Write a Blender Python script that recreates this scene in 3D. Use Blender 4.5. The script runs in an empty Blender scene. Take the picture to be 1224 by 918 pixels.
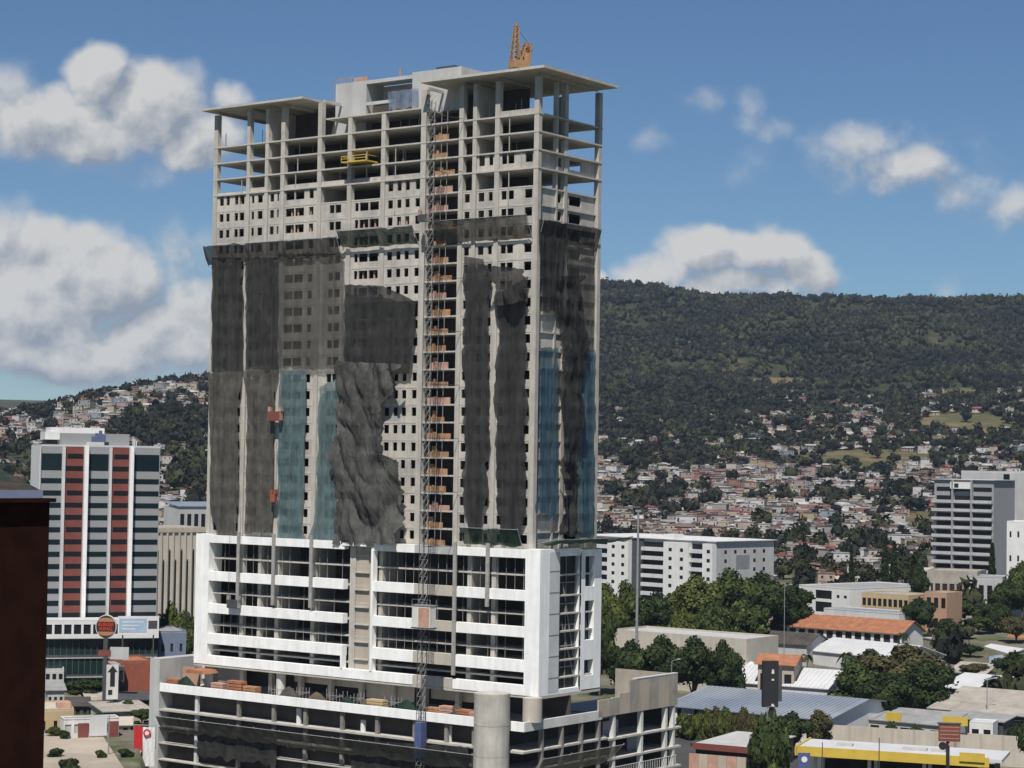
SUNE = 5.0; SKYS = .07; SKYT = (.62, .78, .91); HAZE = 3.2e-5; EXPO = .2
import bpy, math, random
import numpy as np
from mathutils import Vector, Matrix, noise
random.seed(7)
rnd = random.random
def U(a, b): return a + (b - a) * rnd()
C = bpy.context.scene.collection
# ------------------------------------------------------------------ camera model
F = 2450.; PIT = math.atan(93 / F); ROL = 0.0157; H = 62.
cp, sp = math.cos(PIT), math.sin(PIT); ca, sa = math.cos(ROL), math.sin(ROL)
FW = Vector((0, cp, sp)); R0 = Vector((1, 0, 0)); U0 = Vector((0, -sp, cp))
RT = ca * R0 + sa * U0; UP = ca * U0 - sa * R0
def ray(px, py): return FW + RT * ((px - 612) / F) + UP * (-(py - 459) / F)
def proj(x, y, z):
    v = Vector((x, y, z - H)); d = v.dot(FW)
    return 612 + F * v.dot(RT) / d, 459 - F * v.dot(UP) / d
def PT(px, py, d):
    r = ray(px, py); t = d / r.y
    return Vector((r.x * t, d, H + r.z * t))
def hy(px): return 552 - .0157 * (px - 612)
def ZP(px, py, d): return PT(px, py, d).z
def GX(px, d, py=650): return PT(px, py, d).x
TA = math.radians(-36.5); TC = (3.6, 358.)
ex = (math.cos(TA), math.sin(TA)); ey = (-math.sin(TA), math.cos(TA))
def loc(x, y):
    dx, dy = x - TC[0], y - TC[1]; return dx * ex[0] + dy * ex[1], dx * ey[0] + dy * ey[1]
def wor(a, b): return TC[0] + a * ex[0] + b * ey[0], TC[1] + a * ex[1] + b * ey[1]
O0 = loc(0, 0)
def FXP(px, py, off=0):
    r = ray(px, py); e = r.x * ey[0] + r.y * ey[1]; t = (off - O0[1]) / e
    return loc(r.x * t, r.y * t)[0], H + r.z * t
def RXP(px, py, off=0):
    r = ray(px, py); e = r.x * ex[0] + r.y * ex[1]; t = (off - O0[0]) / e
    return loc(r.x * t, r.y * t)[1], H + r.z * t
# ------------------------------------------------------------------ materials
MATS = {}
def nt(m): return m.node_tree.nodes, m.node_tree.links
def mat(name, col, rough=.8, var=.15, scale=.6, streak=0, bump=0, metal=0, spec=.3, island=0, col2=None, c2scale=.1, c2lo=.45, c2hi=.6):
    m = bpy.data.materials.new(name); m.use_nodes = True; N, L = nt(m)
    b = N['Principled BSDF']; b.inputs['Roughness'].default_value = rough; b.inputs['Metallic'].default_value = metal
    b.inputs['Specular IOR Level'].default_value = spec
    tc = N.new('ShaderNodeTexCoord')
    def nz(sc, stretch=None, detail=5):
        mp = N.new('ShaderNodeMapping'); L.new(tc.outputs['Object'], mp.inputs['Vector'])
        if stretch: mp.inputs['Scale'].default_value = stretch
        n = N.new('ShaderNodeTexNoise'); n.inputs['Scale'].default_value = sc; n.inputs['Detail'].default_value = detail
        n.inputs['Roughness'].default_value = .65
        L.new(mp.outputs[0], n.inputs['Vector']); return n.outputs['Fac']
    def mul(colsock, facsock, lo, hi):
        mr = N.new('ShaderNodeMapRange'); mr.inputs['From Min'].default_value = .3; mr.inputs['From Max'].default_value = .7
        mr.inputs['To Min'].default_value = lo; mr.inputs['To Max'].default_value = hi
        L.new(facsock, mr.inputs['Value'])
        v = N.new('ShaderNodeVectorMath'); v.operation = 'SCALE'; L.new(colsock, v.inputs[0]); L.new(mr.outputs[0], v.inputs['Scale'])
        return v.outputs[0]
    rgb = N.new('ShaderNodeRGB'); rgb.outputs[0].default_value = (*col, 1); c = rgb.outputs[0]
    if col2:
        mx = N.new('ShaderNodeMix'); mx.data_type = 'RGBA'
        mr = N.new('ShaderNodeMapRange'); mr.inputs['From Min'].default_value = c2lo; mr.inputs['From Max'].default_value = c2hi
        L.new(nz(c2scale), mr.inputs['Value']); L.new(mr.outputs[0], mx.inputs['Factor'])
        L.new(c, mx.inputs['A']); mx.inputs['B'].default_value = (*col2, 1); c = mx.outputs['Result']
    if var: c = mul(c, nz(scale), 1 - var, 1 + var)
    if streak: c = mul(c, nz(.9, (1, 1, .08)), 1 - streak, 1 + streak * .4)
    if island:
        g = N.new('ShaderNodeNewGeometry')
        mr = N.new('ShaderNodeMapRange'); mr.inputs['To Min'].default_value = 1 - island; mr.inputs['To Max'].default_value = 1 + island
        L.new(g.outputs['Random Per Island'], mr.inputs['Value'])
        v = N.new('ShaderNodeVectorMath'); v.operation = 'SCALE'; L.new(c, v.inputs[0]); L.new(mr.outputs[0], v.inputs['Scale']); c = v.outputs[0]
    L.new(c, b.inputs['Base Color'])
    if bump:
        bp = N.new('ShaderNodeBump'); bp.inputs['Strength'].default_value = bump; bp.inputs['Distance'].default_value = .05
        L.new(nz(scale * 6), bp.inputs['Height']); L.new(bp.outputs[0], b.inputs['Normal'])
    MATS[name] = m; return m
def netmat(name, col, alpha, scale=.5, avar=.12, cvar=.35):
    m = mat(name, col, .95, cvar, scale, streak=.35, spec=0); N, L = nt(m)
    b = N['Principled BSDF']; out = N['Material Output']
    tr = N.new('ShaderNodeBsdfTransparent'); mx = N.new('ShaderNodeMixShader')
    tl = N.new('ShaderNodeBsdfTranslucent'); tl.inputs['Color'].default_value = (*[c * 1.2 for c in col], 1)
    ad = N.new('ShaderNodeMixShader'); ad.inputs[0].default_value = .2
    L.new(b.outputs[0], ad.inputs[1]); L.new(tl.outputs[0], ad.inputs[2])
    tc = N.new('ShaderNodeTexCoord'); mp = N.new('ShaderNodeMapping'); mp.inputs['Scale'].default_value = (1, 1, .15)
    n = N.new('ShaderNodeTexNoise'); n.inputs['Scale'].default_value = .8; n.inputs['Detail'].default_value = 6
    L.new(tc.outputs['Object'], mp.inputs[0]); L.new(mp.outputs[0], n.inputs['Vector'])
    mr = N.new('ShaderNodeMapRange'); mr.inputs['From Min'].default_value = .3; mr.inputs['From Max'].default_value = .7
    mr.inputs['To Min'].default_value = alpha - avar; mr.inputs['To Max'].default_value = min(1, alpha + avar)
    L.new(n.outputs['Fac'], mr.inputs['Value']); L.new(mr.outputs[0], mx.inputs[0])
    L.new(tr.outputs[0], mx.inputs[1]); L.new(ad.outputs[0], mx.inputs[2]); L.new(mx.outputs[0], out.inputs['Surface'])
    return m
M = MATS
mat('concrete', (.44, .415, .37), .9, .16, .35, streak=.22, bump=.3)
mat('concrete_slab', (.43, .41, .37), .9, .18, .5, bump=.2)
mat('block_wall', (.50, .465, .41), .9, .12, .3, streak=.2, bump=.3, col2=(.36, .34, .315), c2scale=.12)
mat('inner_wall', (.065, .056, .05), .95, .3, .3)  # near-black inner walls put the interior shade into the colour
mat('concrete_shaded', (.22, .20, .18), .95, .2, .3)  # darker concrete for base columns, shade under the band put into the colour
mat('white_panel', (.84, .84, .82), .55, .07, .4, streak=.14)
mat('white_paint', (.64, .64, .625), .6, .07, .3, streak=.08)
mat('dirty_white', (.60, .59, .56), .7, .15, .2, streak=.15)
mat('grey_panel', (.27, .275, .28), .6, .05, .3)
mat('grey_wall', (.42, .42, .41), .8, .1, .2, streak=.12)
mat('light_grey', (.55, .55, .55), .8, .1, .2, streak=.12)
mat('beige', (.42, .36, .29), .85, .1, .2, streak=.15)
mat('pale_beige', (.46, .42, .355), .85, .1, .2, streak=.15)
mat('yellow_wall', (.42, .32, .18), .85, .1, .2)
mat('peach_wall', (.38, .24, .165), .85, .1, .2)
mat('brick', (.175, .055, .045), .85, .15, .5)
mat('terracotta', (.32, .14, .075), .9, .25, .5, streak=.2, bump=.4)
mat('orange_red', (.27, .085, .055), .8, .15, .5)
mat('red_paint', (.45, .03, .03), .5, .05, .5)
mat('logo_red', (.52, .06, .03), .5, .02, .5)
mat('logo_tan', (.36, .17, .09), .5, .02, .5)
mat('dark_brown', (.035, .018, .014), .7, .1, .5)
mat('glass', (.012, .014, .016), .3, .2, .15, spec=.25)
mat('glass_green', (.012, .03, .028), .15, .2, .15, spec=.5)
mat('glass_teal', (.008, .018, .022), .25, .2, .15, spec=.3)
mat('dark', (.02, .02, .022), .7, .2, .5)
mat('dark_metal', (.06, .065, .07), .6, .2, .5)
mat('steel', (.28, .29, .30), .5, .15, .5, metal=.3)
mat('grey_roof', (.27, .27, .265), .7, .2, .25, streak=.1)
mat('grey_beige_roof', (.33, .30, .26), .8, .2, .25, streak=.15)
mat('blue_grey_roof', (.17, .205, .26), .6, .12, .12, col2=(.24, .26, .29), c2scale=.05, c2lo=.4, c2hi=.65)
mat('white_roof', (.50, .505, .51), .6, .08, .2)
mat('yellow_paint', (.52, .37, .06), .5, .12, .3)
mat('crane_orange', (.33, .20, .10), .6, .2, .6)
mat('plywood', (.36, .20, .10), .9, .35, .7)
mat('pink_block', (.42, .25, .19), .9, .25, .6)
mat('blue_panel', (.07, .095, .20), .6, .15, .6)
mat('pale_blue', (.30, .42, .56), .6, .15, .3)
mat('emblem_blue', (.10, .13, .24), .5, .1, .5)
mat('fore_brick', (.026, .010, .007), .95, .3, 1.2, bump=.3, spec=.05)  # colour lowered so the sun-facing brick reads as in shade
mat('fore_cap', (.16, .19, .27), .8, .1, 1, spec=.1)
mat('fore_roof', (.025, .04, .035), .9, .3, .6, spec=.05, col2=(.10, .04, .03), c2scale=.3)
mat('asphalt', (.055, .055, .057), .9, .2, .2)
mat('pavement', (.36, .31, .25), .9, .12, .1, col2=(.28, .245, .20), c2scale=.06)
mat('bark', (.10, .075, .05), .95, .2, 1)
mat('leaf_dark', (.023, .036, .015), .9, .3, .35, island=.5, spec=.08, col2=(.040, .050, .018), c2scale=.35, c2lo=.5, c2hi=.65)
mat('leaf_mid', (.036, .052, .018), .9, .3, .35, island=.5, spec=.08, col2=(.070, .080, .024), c2scale=.35, c2lo=.48, c2hi=.64)
mat('leaf_olive', (.064, .078, .022), .9, .3, .35, island=.5, spec=.08)
mat('leaf_brown', (.062, .058, .026), .9, .3, .35, island=.3, spec=.08)
mat('far_leaf', (.018, .0215, .0175), .95, .35, .02, island=.45, spec=.03, col2=(.037, .036, .026), c2scale=.006, c2lo=.48, c2hi=.68)
mat('grass', (.08, .11, .03), .95, .3, .5, spec=.05)
mat('scaffold', (.30, .29, .27), .7, .2, 1)
netmat('net_black', (.048, .048, .046), .88, .5, .07)
netmat('net_grey', (.085, .082, .072), .62, .6, .10)
netmat('net_charcoal', (.11, .105, .092), .88, .6, .08)
netmat('net_crumple', (.10, .10, .093), .96, .35, .04)
netmat('net_teal', (.11, .17, .18), .80, .5, .14)
netmat('net_blue', (.06, .12, .165), .80, .5, .12)
netmat('net_green', (.028, .055, .042), .9, .5, .08)
netmat('blue_sheet', (.22, .27, .38), .6, .6, .2)
# ------------------------------------------------------------------ mesh builder
class MB:
    def __init__(s): s.v = []; s.f = []; s.m = []
    def add(s, vs, fs, mi=0):
        o = len(s.v); s.v += [tuple(v) for v in vs]; s.f += [tuple(i + o for i in f) for f in fs]; s.m += [mi] * len(fs)
    def box(s, x0, x1, y0, y1, z0, z1, mi=0):
        if x0 > x1: x0, x1 = x1, x0
        if y0 > y1: y0, y1 = y1, y0
        if z0 > z1: z0, z1 = z1, z0
        s.add([(x0, y0, z0), (x1, y0, z0), (x1, y1, z0), (x0, y1, z0), (x0, y0, z1), (x1, y0, z1), (x1, y1, z1), (x0, y1, z1)],
              [(0, 3, 2, 1), (4, 5, 6, 7), (0, 1, 5, 4), (1, 2, 6, 5), (2, 3, 7, 6), (3, 0, 4, 7)], mi)
        return s
    def bar(s, a, b, r, n=6, r2=None, mi=0):
        a = Vector(a); b = Vector(b); d = (b - a).normalized(); r2 = r if r2 is None else r2
        u = d.orthogonal().normalized(); w = d.cross(u); vs = []
        for p, q in ((a, r), (b, r2)):
            for i in range(n):
                t = 2 * math.pi * i / n; vs.append(p + u * (math.cos(t) * q) + w * (math.sin(t) * q))
        fs = [(i, (i + 1) % n, n + (i + 1) % n, n + i) for i in range(n)] + [tuple(range(n - 1, -1, -1)), tuple(range(n, 2 * n))]
        s.add(vs, fs, mi); return s
    def prism(s, pts, y0, y1, mi=0, axis='y'):
        n = len(pts)
        mk = (lambda p, t: (p[0], t, p[1])) if axis == 'y' else ((lambda p, t: (p[0], p[1], t)) if axis == 'z' else (lambda p, t: (t, p[0], p[1])))
        s.add([mk(p, y0) for p in pts] + [mk(p, y1) for p in pts],
              [(i, (i + 1) % n, n + (i + 1) % n, n + i) for i in range(n)] + [tuple(range(n - 1, -1, -1)), tuple(range(n, 2 * n))], mi); return s
    def ring(s, c, r0, r1, y0, y1, n=32, mi=0):
        vs = []; fs = []
        for i in range(n):
            t = 2 * math.pi * i / n
            for r, y in ((r0, y0), (r1, y0), (r1, y1), (r0, y1)): vs.append((c[0] + r * math.cos(t), y, c[1] + r * math.sin(t)))
        for i in range(n):
            j = (i + 1) % n
            for k in range(4): fs.append((4 * i + k, 4 * i + (k + 1) % 4, 4 * j + (k + 1) % 4, 4 * j + k))
        s.add(vs, fs, mi); return s
    def wallgrid(s, x0, x1, z0, z1, ops, y=0., rev=.25, mi=0):
        """wall face in the plane y, holes ops=[(a,b,c,d)] with reveals going to y+rev"""
        xs = sorted({x0, x1, *[o[0] for o in ops], *[o[1] for o in ops]}); zs = sorted({z0, z1, *[o[2] for o in ops], *[o[3] for o in ops]})
        for i in range(len(xs) - 1):
            for j in range(len(zs) - 1):
                cx = (xs[i] + xs[i + 1]) / 2; cz = (zs[j] + zs[j + 1]) / 2
                if any(o[0] < cx < o[1] and o[2] < cz < o[3] for o in ops): continue
                s.add([(xs[i], y, zs[j]), (xs[i + 1], y, zs[j]), (xs[i + 1], y, zs[j + 1]), (xs[i], y, zs[j + 1])], [(0, 1, 2, 3)], mi)
        for a, b, c, d in ops:
            s.add([(a, y, c), (b, y, c), (b, y, d), (a, y, d), (a, y + rev, c), (b, y + rev, c), (b, y + rev, d), (a, y + rev, d)],
                  [(0, 4, 5, 1), (1, 5, 6, 2), (2, 6, 7, 3), (3, 7, 4, 0)], mi)
        return s
    def mesh(s, name, mats):
        me = bpy.data.meshes.new(name); me.from_pydata(s.v, [], s.f)
        for m in (mats if isinstance(mats, (list, tuple)) else [mats]): me.materials.append(MATS[m] if isinstance(m, str) else m)
        if any(s.m): me.polygons.foreach_set('material_index', s.m)
        me.update(); return me
    def build(s, name, mats, parent=None, locn=None, rz=0, smooth=False):
        me = s.mesh(name, mats)
        if smooth: me.polygons.foreach_set('use_smooth', [True] * len(me.polygons))
        o = bpy.data.objects.new(name, me); C.objects.link(o)
        if parent: o.parent = parent
        if locn is not None: o.location = locn
        o.rotation_euler.z = rz
        return o
def pieces(mb, name, m, parent):
    n = len(mb.v); par = list(range(n))
    def fd(i):
        while par[i] != i: par[i] = par[par[i]]; i = par[i]
        return i
    for f in mb.f:
        for k in f[1:]: par[fd(k)] = fd(f[0])
    grp = {}
    for f in mb.f: grp.setdefault(fd(f[0]), []).append(f)
    for fs_ in grp.values():
        ids = sorted({i for f in fs_ for i in f}); mp = {a: b for b, a in enumerate(ids)}
        q = MB(); q.add([mb.v[i] for i in ids], [tuple(mp[i] for i in f) for f in fs_]); q.build(name, m, parent)
def tag(o, label, cat=None, group=None, kind=None):
    if label: o['label'] = label
    if cat: o['category'] = cat
    if group: o['group'] = group
    if kind: o['kind'] = kind
    return o
def empty(name, locn, rz=0, label=None, cat=None, group=None):
    o = bpy.data.objects.new(name, None); C.objects.link(o); o.location = locn; o.rotation_euler.z = rz; o.empty_display_size = .5
    return tag(o, label, cat, group)
def copy_tree(o, parent=None):
    c = o.copy(); C.objects.link(c); c.parent = parent
    for ch in list(o.children): copy_tree(ch, c)
    return c
def share(name, me, parent, locn=(0, 0, 0)):
    o = bpy.data.objects.new(name, me); C.objects.link(o); o.parent = parent; o.location = locn; return o
# ------------------------------------------------------------------ camera, sun, sky
cam = bpy.data.cameras.new('camera'); co = bpy.data.objects.new('camera', cam); C.objects.link(co)
cam.sensor_width = 36; cam.lens = 36 * F / 1224; cam.clip_end = 60000; cam.clip_start = 1
mw = Matrix((RT, UP, -FW)).transposed().to_4x4(); mw.translation = (0, 0, H); co.matrix_world = mw
bpy.context.scene.camera = co
S = Vector((-.193, -1.10, 1.75)).normalized()
ELEV = math.asin(S.z); 
sun = bpy.data.lights.new('sun', 'SUN'); sun.energy = SUNE; sun.angle = math.radians(.5); sun.color = (1, .945, .87)
so = bpy.data.objects.new('sun', sun); C.objects.link(so); so.rotation_euler = S.to_track_quat('Z', 'Y').to_euler(); so.location = (0, 0, 300)
sc = bpy.context.scene
w = bpy.data.worlds.new('World'); sc.world = w; w.use_nodes = True
w.cycles.sampling_method = 'MANUAL'; w.cycles.sample_map_resolution = 256
N = w.node_tree.nodes; L = w.node_tree.links; bg = N['Background']; bg.inputs['Strength'].default_value = SKYS
sky = N.new('ShaderNodeTexSky'); sky.sky_type = 'NISHITA'; sky.sun_disc = False; sky.sun_elevation = ELEV
sky.sun_rotation = math.atan2(S.x, S.y); sky.altitude = 1000; sky.air_density = 1.0; sky.dust_density = .3; sky.ozone_density = 3
def vm(op, a, b=None):
    n = N.new('ShaderNodeVectorMath'); n.operation = op
    for i, x in enumerate((a, b)):
        if x is None: continue
        if hasattr(x, 'links'): L.new(x, n.inputs[i])
        else: n.inputs[i].default_value = x
    return n
def ma(op, a, b=0., cl=False):
    n = N.new('ShaderNodeMath'); n.operation = op; n.use_clamp = cl
    for i, x in enumerate((a, b)):
        if hasattr(x, 'links'): L.new(x, n.inputs[i])
        else: n.inputs[i].default_value = x
    return n.outputs[0]
tc = N.new('ShaderNodeTexCoord'); sx = N.new('ShaderNodeSeparateXYZ'); L.new(tc.outputs['Generated'], sx.inputs[0])
yy = ma('MAXIMUM', sx.outputs[1], .05); cu = ma('DIVIDE', sx.outputs[0], yy); cv = ma('DIVIDE', sx.outputs[2], yy)
cb = N.new('ShaderNodeCombineXYZ'); L.new(cu, cb.inputs[0]); L.new(cv, cb.inputs[1])
BL = [(118, 92, 42, 44, 1.1), (175, 125, 75, 55, 1.15), (85, 150, 110, 50, 1), (235, 160, 55, 38, 1), (272, 120, 30, 16, .75), (0, 125, 70, 50, .66), (190, 195, 80, 24, .42),
      (75, 290, 85, 40, 1.05), (110, 330, 95, 60, 1.25), (10, 300, 60, 60, .8), (30, 370, 110, 70, 1.2), (215, 310, 55, 60, .6), (190, 400, 110, 55, .95), (70, 425, 150, 40, 1.05), (230, 380, 60, 60, .9),
      (835, 300, 62, 34, 1.05), (915, 300, 62, 36, 1.1), (965, 325, 40, 32, 1.0), (785, 318, 48, 28, .95), (870, 345, 130, 24, .8),
      (1040, 168, 60, 34, .66), (1090, 205, 70, 34, .76), (1150, 232, 60, 34, .56), (1215, 250, 50, 32, .66), (1000, 195, 50, 50, .42), (1120, 190, 90, 60, .36),
      (905, 130, 30, 36, .47), (850, 120, 34, 22, .38), (930, 155, 30, 22, .40), (780, 165, 30, 18, .38), (905, 195, 60, 30, .34), (1140, 335, 26, 22, .42), (722, 332, 16, 12, .9)]
def cloudf(P):
    wn = N.new('ShaderNodeTexNoise'); wn.inputs['Scale'].default_value = 26; wn.inputs['Detail'].default_value = 3; L.new(P, wn.inputs['Vector'])
    off = vm('SUBTRACT', wn.outputs['Color'], (.5, .5, .5)); offs = N.new('ShaderNodeVectorMath'); offs.operation = 'SCALE'; L.new(off.outputs[0], offs.inputs[0]); offs.inputs['Scale'].default_value = .028
    Pw = vm('ADD', P, offs.outputs[0]).outputs[0]
    acc = None
    for (x, y, a, b, s) in BL:
        r = ray(x, y); c = (r.x / r.y, r.z / r.y, 0)
        d = vm('MULTIPLY', vm('SUBTRACT', Pw, c).outputs[0], (F / a / 1.25, F / b / 1.25, 0))
        ln = vm('DOT_PRODUCT', d.outputs[0], d.outputs[0]).outputs['Value']
        v = ma('MULTIPLY', ma('SUBTRACT', 1, ln, True), s)
        acc = v if acc is None else ma('MAXIMUM', acc, v)
    n2 = N.new('ShaderNodeTexNoise'); n2.inputs['Scale'].default_value = 34; n2.inputs['Detail'].default_value = 9; n2.inputs['Roughness'].default_value = .60; L.new(P, n2.inputs['Vector'])
    fac = ma('ADD', acc, ma('MULTIPLY', ma('SUBTRACT', n2.outputs['Fac'], .5), 1.45))
    return ma('SUBTRACT', fac, .24), acc
f0, a0 = cloudf(cb.outputs[0])
P2 = vm('ADD', cb.outputs[0], (-.006, .010, 0)).outputs[0]
f1, a1 = cloudf(P2)
cover = N.new('ShaderNodeMapRange'); cover.interpolation_type = 'SMOOTHSTEP'; cover.inputs['From Min'].default_value = -.12; cover.inputs['From Max'].default_value = .54
cover.inputs['To Max'].default_value = .97; L.new(f0, cover.inputs['Value'])
gate = N.new('ShaderNodeMapRange'); gate.inputs['From Max'].default_value = .72; L.new(a0, gate.inputs['Value'])
cov = ma('MULTIPLY', cover.outputs[0], gate.outputs[0])
sh = N.new('ShaderNodeMapRange'); sh.inputs['From Min'].default_value = -.34; sh.inputs['From Max'].default_value = .22
L.new(ma('SUBTRACT', f0, f1), sh.inputs['Value'])
cc = N.new('ShaderNodeMix'); cc.data_type = 'RGBA'; L.new(sh.outputs[0], cc.inputs['Factor'])
cc.inputs['A'].default_value = (*[c / SKYS for c in (.24, .275, .335)], 1); cc.inputs['B'].default_value = (*[c / SKYS for c in (.55, .55, .545)], 1)  # cloud shading painted in: sunward sides pale, far sides grey
tint = vm('MULTIPLY', sky.outputs[0], SKYT)
fin = N.new('ShaderNodeMix'); fin.data_type = 'RGBA'; L.new(cov, fin.inputs['Factor']); L.new(tint.outputs[0], fin.inputs['A']); L.new(cc.outputs['Result'], fin.inputs['B'])
L.new(fin.outputs['Result'], bg.inputs['Color'])
sc.view_settings.view_transform = 'Standard'; sc.view_settings.look = 'None'; sc.view_settings.exposure = 0; sc.view_settings.gamma = 1
# ------------------------------------------------------------------ terrain
def lerp_tab(tab, x):
    if x <= tab[0][0]: return tab[0][1]
    for (a, b), (c, d) in zip(tab, tab[1:]):
        if x <= c:
            t = (x - a) / (c - a); return b + (d - b) * t
    return tab[-1][1]
def sstep(a, b, x): t = min(1, max(0, (x - a) / (b - a))); return t * t * (3 - 2 * t)
TR = [(0, 0), (420, 0), (480, 2), (560, 4.5), (650, 9), (735, 14), (1100, 21), (1300, 29), (1500, 40), (1900, 78), (2300, 134), (2800, 212), (3300, 318), (3450, 335), (3700, 318), (5000, 150), (8000, 100)]
TL = [(0, 0), (318, 0), (336, 6.3), (372, 6.7), (400, 7.2), (480, 8), (600, 9), (1000, 20), (1400, 56), (1700, 97), (1950, 137), (2050, 141), (2300, 110), (2700, 70), (4500, 110), (6000, 216), (6500, 210), (8000, 150)]
DR = [(660, 332), (720, 333), (790, 336), (860, 343), (1000, 348), (1100, 347), (1224, 348), (1400, 344), (2500, 420)]
DL = [(-800, 545), (-200, 522), (0, 513), (40, 509), (75, 502), (140, 484), (200, 474), (245, 468), (400, 450)]
def terrain(x, y):
    d = math.hypot(x, y)
    if y <= 1: return 0.
    px = 612 + F * x / y; px = max(-1500, min(2600, px))
    k = sstep(300, 660, px)
    zr = lerp_tab(TR, d); zl = lerp_tab(TL, d)
    if d < 700: zl = zr + (zl - zr) * max(1 - sstep(178, 190, px), sstep(560, 700, d))
    zr += (349 - lerp_tab(DR, px)) * d / F * sstep(1900, 3400, d) * (1 if d < 3500 else max(0, 1 - (d - 3500) / 2000)) * .98
    zl += (462 - lerp_tab(DL, px)) * d / F * sstep(1100, 1950, d) * (1 if d < 2150 else max(0, 1 - (d - 2150) / 500))
    z = zl + (zr - zl) * k
    amp = sstep(700, 1500, d) * 5 + sstep(1700, 2800, d) * 22 * (1 - .85 * sstep(3000, 3400, d)) * k
    n = noise.fractal(Vector((x / 300, y / 460, 3.1)), 1.0, 2.0, 5)
    if px < 500: amp *= 1 - .8 * sstep(1700, 1950, d)
    z += amp * n
    return z
angs = [math.radians(a) for a in np.concatenate([np.arange(-180, -30, 5.), np.arange(-30, -20, .8), np.arange(-20, 20, .16), np.arange(20, 30, .8), np.arange(30, 180, 5.)])]
rads = [0] + list(np.geomspace(25, 480, 22)) + list(np.arange(500, 1500, 20)) + list(np.arange(1500, 3800, 14)) + list(np.geomspace(3800, 8000, 40))
vs = []; 
for r in rads:
    for a in angs:
        x, y = r * math.sin(a), r * math.cos(a); vs.append((x, y, terrain(x, y)))
na = len(angs); fs = []
for i in range(len(rads) - 1):
    for j in range(na):
        k = (j + 1) % na; fs.append((i * na + j, (i + 1) * na + j, (i + 1) * na + k, i * na + k)[::-1])
gm = mat('terrain_ground', (.036, .042, .024), .95, .35, .02, spec=.03, col2=(.13, .095, .05), c2scale=.009, c2lo=.56, c2hi=.72)
me = bpy.data.meshes.new('terrain'); me.from_pydata(vs, [], fs); me.materials.append(gm); me.update()
mat('city_ground', (.15, .135, .11), .95, .25, .06, spec=.05, col2=(.07, .085, .04), c2scale=.045, c2lo=.42, c2hi=.56); mat('field_grass', (.085, .085, .042), .95, .25, .03, spec=.05, col2=(.15, .11, .065), c2scale=.02)
me.polygons.foreach_set('use_smooth', [True] * len(me.polygons))
g = bpy.data.objects.new('terrain', me); C.objects.link(g); TERR = g; tag(g, 'sloping ground rising from the city to the wooded hills', None, kind='structure')
# ================================================================== THE TOWER UNDER CONSTRUCTION
ZB = 46.5; FH = 3.2
def ZK(k): return ZB + FH * k
tower = empty('high_rise', (TC[0], TC[1], 0), TA, 'raw concrete high-rise under construction above a white framed podium, its upper floors still open', 'building')
def PF(px, off=0, py=180): return FXP(px, py, off)[0]
COLX = [PF(p) for p in (258, 297, 319, 338, 382, 418, 458, 506, 551, 567, 594)] + [0.0]
XL = COLX[0] - .5
cw = .5
def column(x, y, z0, z1, a=cw, b=cw, m='concrete'):
    return MB().box(x - a, x + a, y - b, y + b, z0, z1).build('column', m, tower)
for i, x in enumerate(COLX):
    top = ZK(26) + .1 if i not in (5, 6) else ZK(25)
    a = .42 if i in (1, 2, 9) else .5
    if i == 7: a = .62
    MB().box(x - a, x + a, 0, 1.0, ZB - 1, top).build('column', 'concrete', tower)
    MB().box(x - a, x + a, 18.9, 19.9, ZB - 1, top).build('column', 'concrete', tower)
# cast joints between storeys on the front columns are part of the slabs; columns of the short side
YR = [RXP(p, 150)[0] for p in (667, 677, 713)]
for y, a in ((YR[0], .22), (YR[1] + .2, .5), (19.3, .55)):
    if y < 19: MB().box(-.9, 0, y - a, y + a, ZB - 1, ZK(26) + .1).build('column', 'concrete', tower)
for x in (-12, -24): column(x, 9.5, ZK(17), ZK(26), .45, .45)
# floor slabs (two wings and the middle share each slab), edge 5 cm proud
for k in range(0, 25):
    MB().box(XL - .05, .0 if k <= 20 else .6, .21 if k <= 20 else -.05, 20.0, ZK(k) - .14, ZK(k) + .14).build('floor_slab', 'concrete_slab', tower)
MB().box(COLX[4] + 1.5, COLX[7] - .6, -.05, 12, ZK(25) - .14, ZK(25) + .14).build('floor_slab', 'concrete_slab', tower)
ZR = 131.0
MB().box(-80.7, -53.6, -2.1, 22, ZR - .45, ZR - .02).build('roof_slab', 'concrete_slab', tower)
b = MB().box(-24.3, 3.5, -2.8, 20.6, ZR - .45, ZR + .02)
b.build('roof_slab', 'concrete_slab', tower)
# beams under the roof slabs
for x in COLX[:5] + COLX[7:]: MB().box(x - .2, x + .2, 1.02, 18.8, ZR - 1.0, ZR - .47).build('roof_beam', 'concrete', tower)
# core block on top
cx0, cz0 = FXP(401, 130, 6); cx1 = FXP(438, 100, 6)[0]; cx2 = FXP(494, 100, 6)[0]; cx3 = FXP(553, 95, 6)[0]
zt = 134.4
b = MB().box(cx0, cx1, 6, 14, ZK(24), zt)
b.box(cx1 + .003, cx2 + 1, 6, 6.4, zt - .7, zt - .02); b.box(cx1 + .003, cx2 + 1, 11, 11.3, ZK(24) + .2, zt - .5)
b.box(cx1, cx2, 6.42, 11, zt - .3, zt - .04)
b.box(cx1 + .01, cx1 + 7.4, 6, 6.35, ZK(25) + 3.1, ZK(25) + 3.7); b.box(cx1 + 6.6, cx1 + 7.4, 6.02, 6.6, ZK(25), ZK(25) + 3.08)
b.box(cx1 + .01, cx1 + 6.5, 6.05, 6.35, ZK(25) + .15, ZK(25) + 1.0)
b.build('core_wall', 'grey_wall', tower)
MB().box(cx2 + .1, cx3, 5.6, 14, ZK(25) + .2, zt + .3).build('stair_core', 'grey_wall', tower)
MB().box(cx2 + 5, cx2 + 9.5, 6.5, 9, zt + .3, zt + .9).build('core_formwork', 'dark_metal', tower)
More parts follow.
